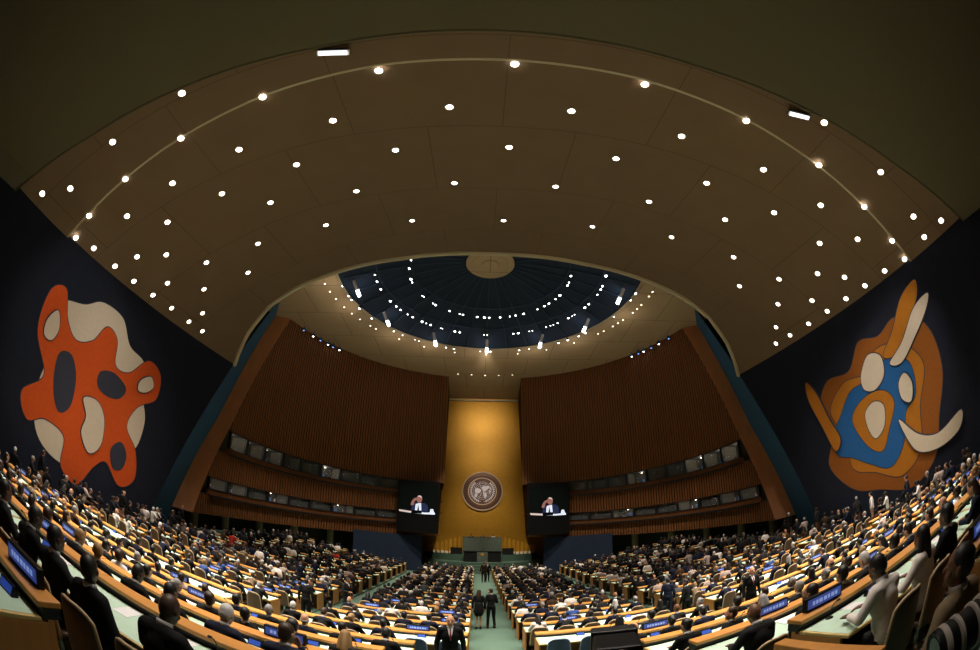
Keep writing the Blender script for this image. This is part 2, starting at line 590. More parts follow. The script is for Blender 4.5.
def build_timber(s, nm):
    b = MB()
    da = 0.21
    n = int((95 - A0) / da)
    for i in range(n):
        a, c = A0 + i * da, A0 + (i + 1) * da
        rr = 19.1 if i % 4 < 3 else 19.22
        mi = 0 if i % 4 < 3 else 1
        rn = 19.1 if (i + 1) % 4 < 3 else 19.22
        ze = z_end(c)
        h = strip_z(c)
        for (lo, hi) in ((h[0], h[1] - 0.0), (h[2], h[3]), (h[4], 17.05)):
            z0, z1 = lo + CZ, min(hi + CZ, ze)
            if z1 - z0 < 0.02 or (hi < 10 and a < 13.7):
                continue
            b.add([P(a, rr, z0, s), P(c, rr, z0, s), P(c, rr, z1, s), P(a, rr, z1, s)], [(0, 1, 2, 3)], mi)
            if rn != rr:
                b.add([P(c, rr, z0, s), P(c, rn, z0, s), P(c, rn, z1, s), P(c, rr, z1, s)], [(0, 1, 2, 3)], 1)
    w = struct(b.obj('wall_timber_' + nm, ['wood_dark', 'wood_gap'], fix=False), 'tall curved timber slat wall on the %s of the gold wall' % nm, 'wall')
    # thick end of the wall
    b = MB()
    N = 24
    for j in range(N):
        z0, z1 = lerp(-1.58, 17.05, j / N) + CZ, lerp(-1.58, 17.05, (j + 1) / N) + CZ
        q = [P(a_in(z0), 19.08, z0, s), P(a_out(z0), 20.25, z0, s), P(a_out(z1), 20.25, z1, s), P(a_in(z1), 19.08, z1, s)]
        b.add(q, [(0, 1, 2, 3)])
    e = [P(a_in(-1.58 + CZ), 19.08, -1.58 + CZ, s), P(a_out(-1.58 + CZ), 20.25, -1.58 + CZ, s), P(a_out(-1.58 + CZ) - 2, 20.25, -1.58 + CZ, s), P(a_in(-1.58 + CZ) - 2, 19.08, -1.58 + CZ, s)]
    b.add(e, [(0, 1, 2, 3)])
    struct(b.obj('trim_timber_' + nm, 'wood_end_lit', fix=False), 'broad leaning timber end of the %s slat wall' % nm, 'trim')
    # back of the booths and recess floors, below also the recess under the wall
    b = MB()
    N = 40
    for i in range(N):
        a, c = lerp(A0, 95, i / N), lerp(A0, 95, (i + 1) / N)
        z0 = (9.9 if a < 13.6 else 4.36) if c < 19.5 else -0.3
        b.add([P(a, 21.2, z0, s), P(c, 21.2, z0, s), P(c, 21.2, 17.05 + CZ, s), P(a, 21.2, 17.05 + CZ, s)], [(0, 1, 2, 3)])
        ha, hc = strip_z(a), strip_z(c)
        for k in range(5):
            if min(z_end(c), 99) < hc[k] + CZ:
                continue
            dn = 0.55 if k in (1, 3) else 0.0
            b.add([P(a, 19.26, ha[k] + CZ - dn, s), P(c, 19.26, hc[k] + CZ - dn, s), P(c, 21.2, hc[k] + CZ - dn, s), P(a, 21.2, ha[k] + CZ - dn, s)], [(0, 1, 2, 3)])
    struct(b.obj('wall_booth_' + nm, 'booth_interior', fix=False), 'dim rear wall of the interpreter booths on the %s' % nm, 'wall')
    # window strips: parapet, ledge; a window per booth
    for lv in (0, 1):
        b = MB()
        N = 60
        amax = 90.0 - 1.5 if lv == 0 else 83.5
        for i in range(N):
            a, c = lerp(13.9, amax, i / N), lerp(13.9, amax, (i + 1) / N)
            for (aa, cc, r0, r1, dz0, dz1, mi) in ((a, c, 19.25, 19.40, 0.0, 0.42, 0), (a, c, 18.82, 19.3, -0.10, 0.04, 1)):
                z = [strip_z(t)[1 + 2 * lv] + CZ for t in (aa, cc)]
                vs = [P(aa, r0, z[0] + dz0, s), P(cc, r0, z[1] + dz0, s), P(cc, r1, z[1] + dz0, s), P(aa, r1, z[0] + dz0, s),
                      P(aa, r0, z[0] + dz1, s), P(cc, r0, z[1] + dz1, s), P(cc, r1, z[1] + dz1, s), P(aa, r1, z[0] + dz1, s)]
                b.add(vs, [(3, 2, 1, 0), (4, 5, 6, 7), (0, 1, 5, 4), (2, 3, 7, 6)], mi)
        struct(b.obj('trim_booth_%s_%s' % ('upper' if lv else 'lower', nm), ['wood_dark', 'black']), 'parapet and dark ledge of the %s booth strip on the %s' % ('upper' if lv else 'lower', nm), 'trim')


WIN = [0]


def build_windows(s, nm):
    for lv in (0, 1):
        amax = 88.5 if lv == 0 else 83.0
        n = 9
        e = [lerp(A0 + 13.5, amax, i / n) for i in range(n + 1)]
        for i in range(n):
            WIN[0] += 1
            a, c = e[i], e[i + 1]
            zb = [strip_z(t)[1 + 2 * lv] + CZ + 0.42 for t in (a, c)]
            zt = [strip_z(t)[2 + 2 * lv] + CZ for t in (a, c)]
            b = MB()
            for t, zz0, zz1 in ((a, zb[0], zt[0]), (c - 0.45, zb[1], zt[1])):
                vs = [P(t, 19.15, zz0, s), P(t + 0.4, 19.15, zz0, s), P(t + 0.4, 19.4, zz0, s), P(t, 19.4, zz0, s), P(t, 19.15, zz1, s), P(t + 0.4, 19.15, zz1, s), P(t + 0.4, 19.4, zz1, s), P(t, 19.4, zz1, s)]
                b.add(vs, [(3, 2, 1, 0), (4, 5, 6, 7), (0, 1, 5, 4), (1, 2, 6, 5), (2, 3, 7, 6), (3, 0, 4, 7)])
            for z0a, z0b, dz in ((zt[0] - 0.08, zt[1] - 0.08, 0.08), (zb[0], zb[1], 0.05)):
                vs = [P(a + .4, 19.2, z0a, s), P(c - .45, 19.2, z0b, s), P(c - .45, 19.38, z0b, s), P(a + .4, 19.38, z0a, s)]
                vs += [(x, y, z + dz) for x, y, z in vs]
                b.add(vs, [(3, 2, 1, 0), (4, 5, 6, 7), (0, 1, 5, 4), (1, 2, 6, 5), (2, 3, 7, 6), (3, 0, 4, 7)])
            w = struct(b.obj('window_%d' % WIN[0], 'black'), '%s interpreter booth window from the gold wall, %s strip, %s side' % (ORD[i], 'upper' if lv else 'lower', nm), 'window')
            g = MB()
            g.add([P(a + .4, 19.3, zb[0] + .05, s), P(c - .45, 19.3, zb[1] + .05, s), P(c - .45, 19.3, zt[1] - .08, s), P(a + .4, 19.3, zt[0] - .08, s)], [(0, 1, 2, 3)])
            g.obj('pane', 'pane_glass', w)
            # booth divider
            d = MB()
            vs = [P(c - .2, 19.42, zb[1] - .3, s), P(c - .2, 21.15, zb[1] - .3, s), P(c - .2, 21.15, zt[1], s), P(c - .2, 19.42, zt[1], s)]
            vs += [P(c, 19.42, zb[1] - .3, s), P(c, 21.15, zb[1] - .3, s), P(c, 21.15, zt[1], s), P(c, 19.42, zt[1], s)]
            d.add(vs, [(0, 1, 2, 3), (7, 6, 5, 4), (0, 1, 5, 4), (1, 2, 6, 5), (2, 3, 7, 6), (3, 0, 4, 7)])
            d.obj('divider', 'booth_wall', w)


gm = mat('pane_glass', (0.9, 0.95, 1.0), 0.02, spec=0.3)
gm.node_tree.nodes['Principled BSDF'].inputs['Alpha'].default_value = 0.12
for s_, nm_ in ((-1, 'left'), (1, 'right')):
    build_timber(s_, nm_)
    build_windows(s_, nm_)
build_side_walls()


def build_front():
    b = MB()
    # ring ceiling
    N = 96
    for i in range(N):
        a, c = 360 * i / N, 360 * (i + 1) / N
        for r0, r1 in ((11.2, 14), (14, 17), (17, 20.4)):
            b.add([P(a, r0, 17 + CZ), P(c, r0, 17 + CZ), P(c, r1, 17 + CZ), P(a, r1, 17 + CZ)], [(0, 1, 2, 3)])
    b.box((-5.6, 42.6, 17.01 + CZ), (5.6, 51, 17.2 + CZ))
    struct(b.obj('ceiling_ring', 'plaster_ring', fix=False), 'pale ring ceiling around the blue dome', 'ceiling')
    b = MB()
    b.lathe([(11.15, 16.93), (11.42, 16.93), (11.42, 17.15), (11.15, 17.3)], 96, 0, Matrix.Translation((0, DC[1], CZ)), cap=False)
    struct(b.obj('trim_dome', 'plaster_trim', smooth=True), 'pale rim around the blue dome opening', 'trim')
    b = MB()
    prof = []
    for k in range(13):
        t = k / 12
        prof.append((lerp(11.3, 1.6, t), 17.0 + 1.62 * math.sin(t * math.pi / 2)))
    b.lathe(prof, 72, 0, Matrix.Translation((0, DC[1], CZ)), cap=False)
    d = struct(b.obj('ceiling_dome', 'dome_blue', smooth=True, fix=False), 'shallow dark blue dome with radiating ribs', 'ceiling')
    for k in range(36):
        a = k * 10
        b = MB()
        pts = [P(a, lerp(10.9, 1.9, t), 16.95 + 1.6 * math.sin(lerp(0.04, 0.97, t) * math.pi / 2) + CZ) for t in np.linspace(0, 1, 10)]
        b.tube(pts, 0.055, 5)
        b.obj('rib', 'dome_rib', d)
    for rr in (5.8, 8.3):
        b = MB()
        t = (11.3 - rr) / 9.7
        z = 16.93 + 1.62 * math.sin(t * math.pi / 2) + CZ
        b.tube([P(a, rr, z - .12) for a in range(0, 361, 5)], 0.06, 5)
        b.obj('lighting_rail', 'dome_rib', d)
    b = MB()
    b.lathe([(1.78, 18.50), (1.78, 18.42), (1.72, 18.38), (0.62, 18.36), (0.60, 18.30), (0.02, 18.28)], 48, 0, Matrix.Translation((0, DC[1], CZ)))
    b.lathe([(1.25, 18.345), (1.28, 18.325), (1.34, 18.325), (1.37, 18.36)], 48, 0, Matrix.Translation((0, DC[1], CZ)), cap=False)
    b.obj('centre_disc', 'plaster_ring', d, smooth=False)
    # gold wall, tapering upwards
    b = MB()
    zb, zt = -3.6 + CZ, 17.05 + CZ
    xb, xt = 5.42, 4.42
    b.add([(-xb, 50.5, zb), (xb, 50.5, zb), (xt, 50.5, zt), (-xt, 50.5, zt), (-xb, 50.9, zb), (xb, 50.9, zb), (xt, 50.9, zt), (-xt, 50.9, zt)],
          [(0, 1, 2, 3), (5, 4, 7, 6), (1, 5, 6, 2), (4, 0, 3, 7), (3, 2, 6, 7), (4, 5, 1, 0)])
    b.box((-7.6, 50.42, 0.5), (7.6, 50.49, 4.4))
    struct(b.obj('wall_front', 'gold'), 'tall gold wall behind the podium with the round emblem', 'wall')
    b = MB()
    b.box((-4.42, 50.15, 16.6 + CZ), (4.42, 50.45, 16.78 + CZ))
    struct(b.obj('trim_gold', 'plaster_trim'), 'pale lintel along the top of the gold wall', 'trim')
    for s, nm in ((-1, 'left'), (1, 'right')):
        b = MB()
        xb2 = 4.02
        vs = [(s * 4.02, 43.05, 9.9), (s * 4.86, 50.6, 9.9), (s * 4.40, 50.6, 17.05 + CZ), (s * 4.02, 43.05, 17.05 + CZ)]
        b.add(vs, [(0, 1, 2, 3)])
        vs = [(s * 4.50, 42.9, 4.36), (s * 5.22, 50.6, 4.36), (s * 4.88, 50.6, 9.9), (s * 4.50, 42.9, 9.9)]
        b.add(vs, [(0, 1, 2, 3)])
        b.add([(s * 4.02, 43.05, 9.9), (s * 4.50, 42.9, 9.9), (s * 4.9, 50.6, 9.9), (s * 4.84, 50.6, 9.9)], [(0, 1, 2, 3)])
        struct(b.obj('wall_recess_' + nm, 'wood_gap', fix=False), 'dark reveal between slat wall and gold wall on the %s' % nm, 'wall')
        # dark blue low wall beneath the screen
        b = MB()
        N = 14
        for i in range(N):
            a, c = lerp(18.6, 40, i / N), lerp(18.6, 40, (i + 1) / N)
            b.add([P(a, 18.7, 0.0, s), P(c, 18.7, 0.0, s), P(c, 18.7, 4.25, s), P(a, 18.7, 4.25, s)], [(0, 1, 2, 3)])
            b.add([P(a, 18.7, 4.25, s), P(c, 18.7, 4.25, s), P(c, 18.9, 4.25, s), P(a, 18.9, 4.25, s)], [(0, 1, 2, 3)])
        struct(b.obj('wall_low_' + nm, 'teal_low', fix=False), 'low dark blue curved wall beneath the %s screen' % nm, 'wall')
        # pale columns under the slatted wall
        for k, a in enumerate((88.5, 78, 67, 56, 45)):
            b = MB()
            b.lathe([(0.32, 0.3), (0.32, 3.95)], 16, 0, Matrix.Translation(P(a, 20.3, 0, s)))
            struct(b.obj('column_%d_%s' % (k + 1, nm), 'column_pale', smooth=False), '%s pale column beneath the %s slat wall counted from the mural' % (ORD[k], nm), 'column')
    # stage
    b = MB()

    def arc(rx, ry, cy, z0, z1, n=40, mi=0):
        pts = [(rx * math.cos(math.pi + math.pi * i / n), cy + ry * math.sin(math.pi + math.pi * i / n)) for i in range(n + 1)] + [(rx, 52), (-rx, 52)]
        b.prism(pts, z0, z1, Matrix.Identity(4), mi)
    arc(8.6, 6.6, 49.6, 0.0, 1.55)
    arc(6.4, 4.2, 49.6, 1.55, 2.28)
    b.box((-1.85, 46.38, 2.28), (1.85, 50.4, 3.30))
    for k in range(4):
        b.box((-1.5 - 0.0, 42.4 - 0.32 * k, 0.0), (1.5, 43.4, 1.30 - 0.32 * k))
    struct(b.obj('floor_stage', 'carpet'), 'green carpeted stepped stage below the gold wall', 'stage')


mat('teal_low', (0.008, 0.02, 0.055), 0.8, noise=0.2, scale=2)
mat('column_pale', (0.40, 0.32, 0.18), 0.7)
build_front()
# ------------------------------------------------------------------ lamps
E_DOWN, E_MURAL, E_GOLD, E_DOME = 1850.0, 2300.0, 3300.0, 8000.0


def spot(parent, loc, target, energy, size, blend=0.6, col=(1, 0.90, 0.76), radius=0.08):
    ld = bpy.data.lights.new('spot_lamp', 'SPOT')
    ld.energy = energy
    ld.spot_size = R(size)
    ld.spot_blend = blend
    ld.color = col
    ld.shadow_soft_size = radius
    o = bpy.data.objects.new('spot_lamp', ld)
    COL.objects.link(o)
    o.parent = parent
    d = Vector(target) - Vector(loc)
    q = d.to_track_quat('-Z', 'Y')
    if parent is not None:
        o.matrix_world = Matrix.Translation(loc) @ q.to_matrix().to_4x4()
        o.matrix_parent_inverse = Matrix.Identity(4)
        pm = Matrix.LocRotScale(parent.location, parent.rotation_euler, None)
        lm = pm.inverted() @ (Matrix.Translation(loc) @ q.to_matrix().to_4x4())
        o.location, o.rotation_mode = lm.to_translation(), 'XYZ'
        o.rotation_euler = lm.to_euler()
    return o


DOWN = [(14.95, 3.38), (17.03, 4.0), (10.74, 4.16), (-10.44, 4.24), (-16.98, 4.18), (13.78, 4.46), (-13.58, 4.52), (16.1, 4.96), (-16.02, 4.99), (17.07, 5.28), (0.2, 5.55), (4.42, 5.64), (-4.03, 5.67), (-8.03, 5.73), (8.31, 5.77), (11.62, 5.97), (-11.43, 6.06), (14.24, 6.33), (-14.14, 6.36), (-16.21, 6.69), (16.25, 6.72), (17.21, 6.93), (-17.23, 7.08), (2.38, 7.64), (-1.92, 7.75), (6.66, 7.75), (10.28, 7.78), (-6.18, 7.82), (13.17, 7.85), (-9.98, 7.91), (-12.98, 7.98), (15.37, 8.08), (-15.28, 8.1), (-17.18, 8.28), (17.2, 8.32), (11.99, 9.74), (14.43, 9.74), (-14.27, 9.77), (-8.32, 9.84), (17.19, 9.85), (-11.7, 9.89), (8.76, 9.92), (-17.15, 9.94), (4.72, 10.01), (0.33, 10.06), (-4.23, 10.1), (16.34, 10.38), (-16.24, 10.39), (17.16, 11.35), (15.47, 11.4), (-15.34, 11.46), (-17.12, 11.48), (-10.26, 11.73), (10.6, 11.73), (7.1, 12.52), (-6.51, 12.68), (2.66, 12.73), (-1.98, 12.79), (17.13, 12.93), (-17.07, 13.09), (-16.26, 13.1), (16.33, 13.13), (14.58, 13.47), (-14.4, 13.57), (12.29, 14.02), (-12.02, 14.3), (17.13, 14.62), (-17.02, 14.77), (9.21, 14.81), (-8.7, 14.96), (15.54, 15.11), (-15.42, 15.22), (13.66, 15.88), (5.26, 16.01), (-13.41, 16.14), (-4.42, 16.19), (0.48, 16.39), (17.11, 16.39), (-17.04, 16.58), (16.42, 16.73), (-16.35, 16.79), (17.09, 17.83), (-17.03, 18.05)]


def build_downlights():
    ring = MB()
    ring.lathe([(0.155, 0.0), (0.170, -0.012), (0.150, -0.022), (0.128, -0.014), (0.126, 0.0)], 20, 0, cap=False)
    rm = ring.mesh('downlight_ring', 'plaster_trim', True)
    lens = MB()
    lens.lathe([(0.127, -0.004), (0.11, -0.022), (0.06, -0.036), (0.001, -0.040)], 20, 0, cap=True)
    lm = lens.mesh('downlight_lens', 'lamp_lens', True)
    bands = [3, 5.3, 7.2, 9.2, 10.8, 12.1, 13.3, 15.0, 20]
    grp = {}
    for (x, y) in DOWN:
        k = next(i for i in range(8) if bands[i] <= y < bands[i + 1])
        grp.setdefault(k, []).append((x, y))
    for k, L in grp.items():
        L.sort()
        for i, (x, y) in enumerate(L):
            off = -0.12 if y < y_B(x) else 0.0
            z = z_ceil(x, y) + off - 0.004
            if abs(y - y_B(x)) < 0.45:
                z -= 0.16
            e = 0.05
            gx = (z_ceil(x + e, y) - z_ceil(x - e, y)) / (2 * e)
            gy = (z_ceil(x, y + e) - z_ceil(x, y - e)) / (2 * e)
            nrm = Vector((-gx, -gy, 1)).normalized()
            q = nrm.to_track_quat('Z', 'Y')
            near = abs(x) > 16.8
            o = link('ceiling_downlight', rm, None, (x, y, z), q.to_euler())
            tag(o, 'round ceiling downlight, %s from left wall in %s band from rear overhang' % (ORD[i], ORD[k]), 'downlight', 'ceiling downlights in the brown vault')
            share('lens', lm, o)
            if abs(x) < 15.9:
                p = Vector((x, y, z)) - nrm * 0.06
                spot(o, p, p + Vector((-x * 0.012, 0.05 if y > 5 else 0.6, -1)), E_DOWN, 70, 0.8)


build_downlights()


def build_floodlights():
    for x, y, s, lab in ((-5.15, 4.50, -1, 'long white-lit floodlight under the overhang edge above the orange mural side'), (9.55, 4.35, 1, 'long white-lit floodlight under the overhang edge above the blue mural side')):
        zt = z_ceil(x, y_A(x)) - 0.42
        o = root('floodlight', (x, y, zt + 0.08), R(-8 * s), lab, 'floodlight', 'floodlights under the overhang')
        b = MB()
        b.bbox((-0.52, -0.11, -0.08), (0.52, 0.11, 0.06), 0.02)
        b.obj('housing', 'chrome', o)
        b = MB()
        b.bbox((-0.46, -0.08, -0.11), (0.46, 0.08, -0.082), 0.01)
        b.obj('lamp_panel', 'tube_white', o)
        for k in (-0.35, 0.35):
            b = MB()
            b.box((k - .02, -.02, 0.06), (k + .02, .02, 0.2))
            b.obj('mount_bracket', 'black_plastic', o)
        loc = Vector((x, y + 0.1, zt - 0.2))
        for (ty, tz, en, sz) in ((10.0, 3.4, 1.0, 40), (13.6, 3.0, 0.55, 34)):
            spot(o, loc, (s * 17.5, ty, tz + CZ - 0.4), E_MURAL * en, sz, 0.7, (1, 0.93, 0.84), 0.12)


build_floodlights()

RIM = [-88, -81, -78, -71, -62, -48, -43, -36, -34, -26, -20, -16, -3, 2, 16, 21, 27, 36, 41, 47, 51, 69, 83, 88]
OUTER = [-94, -88, -81, -69, -63, -59, -53, -49, -42, -39, -36, -29, -28, -20, -17, -2, 0, 16, 19, 26, 28, 37, 40, 42, 45, 53, 56, 58, 67, 71, 81, 86, 89, 98]
INNER = [-109, -99, -86, -82, -63, -61, -50, -47, -33, -24, -21, -9, -3, 1, 10, 18, 23, 30, 43, 50, 55, 63, 69, 83, 87, 95]
SMALL = [-87, -82, -77, -71, -66, -61, -55, -52, -40, -28, -14, 0, 14, 27, 40, 52, 55, 60, 63, 66, 72, 75, 78, 84, 87]


def build_dome_lights():
    can = MB()
    can.lathe([(0.05, 0.16), (0.09, 0.14), (0.105, 0.0), (0.085, 0.0), (0.08, 0.03)], 14, 0, cap=False)
    can.cyl((0, 0, 0.15), (0, 0, 0.26), 0.018, n=6)
    cm = can.mesh('spot_can', 'black_plastic', True)
    lens = MB()
    lens.lathe([(0.082, 0.02), (0.07, -0.01), (0.03, -0.028), (0.001, -0.03)], 14, 0)
    lw = lens.mesh('spot_lens', 'lamp_cool', True)
    for ring, L, r, z, dr in (('rim', RIM, 11.0, 16.82, 0.0), ('outer', OUTER, 8.3, 17.18, 0), ('inner', INNER, 5.8, 17.50, 0)):
        for i, a in enumerate(L):
            p = Vector(P(a + (0.0 if ring != 'rim' else 0), r, z + CZ - 0.26))
            q = Vector((-p.x * 0.02, -(p.y - 24.3) * 0.02 + 0.25, 1.0)).normalized().to_track_quat('Z', 'Y')
            o = link('dome_spotlight', cm, None, p, q.to_euler())
            sc = 0.6 if (i and a - L[i - 1] < 2.5) or (i + 1 < len(L) and L[i + 1] - a < 2.5) else 1.25 if (i * 7 + len(L)) % 5 == 0 else (0.72 if (i * 5) % 3 == 0 else 1.0)
            o.scale = (sc, sc, sc)
            tag(o, 'small bright spotlight, %s from the left on the %s of the blue dome' % (ORD[i], {'rim': 'rim', 'outer': 'outer ring', 'inner': 'inner ring'}[ring]), 'spotlight', 'spotlights in the blue dome')
            share('lens', lw, o)
    # stage projectors, each with a glowing tube imitating the bright streak off its barrel
    b = MB()
    b.lathe([(0.09, 0.75), (0.13, 0.7), (0.13, 0.05), (0.16, 0.0), (0.13, 0.0)], 14, 0, cap=False)
    bm_ = b.mesh('projector_barrel', 'silver', True)
    l2 = MB()
    l2.lathe([(0.128, 0.03), (0.129, -0.55), (0.1, -0.60), (0.001, -0.62)], 14, 0)
    l2m = l2.mesh('projector_glow_tube', 'lamp_cool', True)
    yk = MB()
    yk.box((-0.16, -0.02, 0.35), (0.16, 0.02, 0.39))
    yk.cyl((0, 0, 0.39), (0, 0, 0.95), 0.02, n=6)
    ykm = yk.mesh('projector_yoke', 'black_plastic')
    for i, a in enumerate((-86, -58, -28, 0, 29, 56, 85)):
        p = Vector(P(a, 9.9, 16.5 + CZ))
        tgt = Vector((max(-4, min(4, p.x * 0.3)), 50.4, CZ + (4.5 if i % 2 else 1.0))) if abs(a) < 87 else Vector((0, 46, 3))
        q = (p - tgt).normalized().to_track_quat('Z', 'Y')
        o = link('stage_projector', bm_, None, p, q.to_euler())
        tag(o, 'long-barrelled stage projector, %s from the left inside the blue dome edge' % ORD[i], 'projector', 'stage projectors in the blue dome')
        share('lens', l2m, o)
        share('mount_yoke', ykm, o)
        if a == 0:
            for tz, en, sz in ((3.0, 1.5, 40), (10.0, .6, 36), (17.0, .55, 44), (21.5, .35, 40)):
                tg = Vector((0, 50.5, tz))
                spot(o, p + (tg - p).normalized() * 0.9, tg, E_GOLD * en, sz, 1.0, (1, 0.88, 0.66), 0.3)
            tg = Vector((0, 50.4, 9.95))
            spot(o, p + (tg - p).normalized() * 0.9, tg, 4200, 15, .8, (1, .93, .84), .2)
            for sx in (-1, 1):
                tg = Vector((sx * 4.2, 47.0, 2.6))
                spot(o, p + (tg - p).normalized() * 0.9, tg, 5200, 22, 1.0, (1, .9, .72), .2)
    for i, a in enumerate((-75, -45, -15, 15, 45, 75)):
        lp = Vector(P(a, 11.0, 16.5 + CZ))
        spot(sorted((q for q in COL.objects if q.name.startswith('dome_spotlight')), key=lambda q: (q.location - lp).length)[0], lp, (lp.x * 1.0, lp.y + 1.0, 0), E_DOME, 68, 0.8, (1, 0.90, 0.74), 0.25)
    rims = [q for q in COL.objects if q.name.startswith('dome_spotlight')][:len(RIM)]
    for q in rims[::3]:
        ld = bpy.data.lights.new('rim_spill', 'POINT')  # added point lamps without fixtures of their own, brightening the ring ceiling
        ld.energy = 30
        ld.color = (1, .84, .64)
        ld.shadow_soft_size = .12
        lo = bpy.data.objects.new('rim_spill', ld)
        COL.objects.link(lo)
        lo.parent = q
        d_ = (q.location - Vector((DC[0], DC[1], q.location.z))).normalized() * 1.2
        pm = Matrix.LocRotScale(q.location, q.rotation_euler, q.scale)
        lo.location = pm.inverted() @ (q.location + d_ + Vector((0, 0, -1.1)))
    sm = MB()
    sm.lathe([(0.085, 0.0), (0.09, -0.012), (0.068, -0.018), (0.066, 0.0)], 14, 0, cap=False)
    smm = sm.mesh('ring_light_trim', 'plaster_trim', True)
    s2 = MB()
    s2.lathe([(0.067, -0.003), (0.05, -0.02), (0.001, -0.026)], 14, 0)
    s2m = s2.mesh('ring_light_lens', 'lamp_warm', True)
    for i, a in enumerate(SMALL):
        o = link('ring_downlight', smm, None, P(a, 12.65, 17 + CZ - 0.003))
        tag(o, 'tiny recessed downlight, %s from the left in the ring ceiling around the dome' % ORD[i], 'downlight', 'downlights of the ring ceiling')
        share('lens', s2m, o)
    for i, (x, y) in enumerate(((-2.95, 42.16), (-1.47, 42.26), (0.02, 42.38), (1.5, 42.3), (3.0, 42.13))):
        o = link('ring_downlight', smm, None, (x, y, 17 + CZ - 0.003))
        tag(o, 'tiny recessed downlight, %s from the left in the straight row before gold wall' % ORD[i], 'downlight', 'downlights of the ring ceiling')
        share('lens', s2m, o)
    # clusters of bluish lamps where the slat walls meet the ring ceiling
    for s, nm in ((-1, 'left'), (1, 'right')):
        for i, a in enumerate((66, 62, 59, 56, 54, 51.5)):
            h = MB()
            o = root('wall_top_lamp', P(a, 18.6, 16.55 + CZ, s), 0, 'small bluish lamp, %s from the mural along the top of the %s slat wall' % (ORD[i], nm), 'lamp', 'bluish lamps atop the slat walls')
            h.bbox((-0.16, -0.12, -0.05), (0.16, 0.12, 0.2), 0.03)
            h.cyl((0, 0, .2), (0, 0, .45), 0.03)
            h.obj('housing', 'teal', o)
            g = MB()
            g.lathe([(0.09, -0.055), (0.06, -0.09), (0.001, -0.10)], 12)
            g.obj('lens', 'lamp_cool' if i % 2 else 'lamp_blue', o)


build_dome_lights()

# ------------------------------------------------------------------ murals (generic abstract shapes)


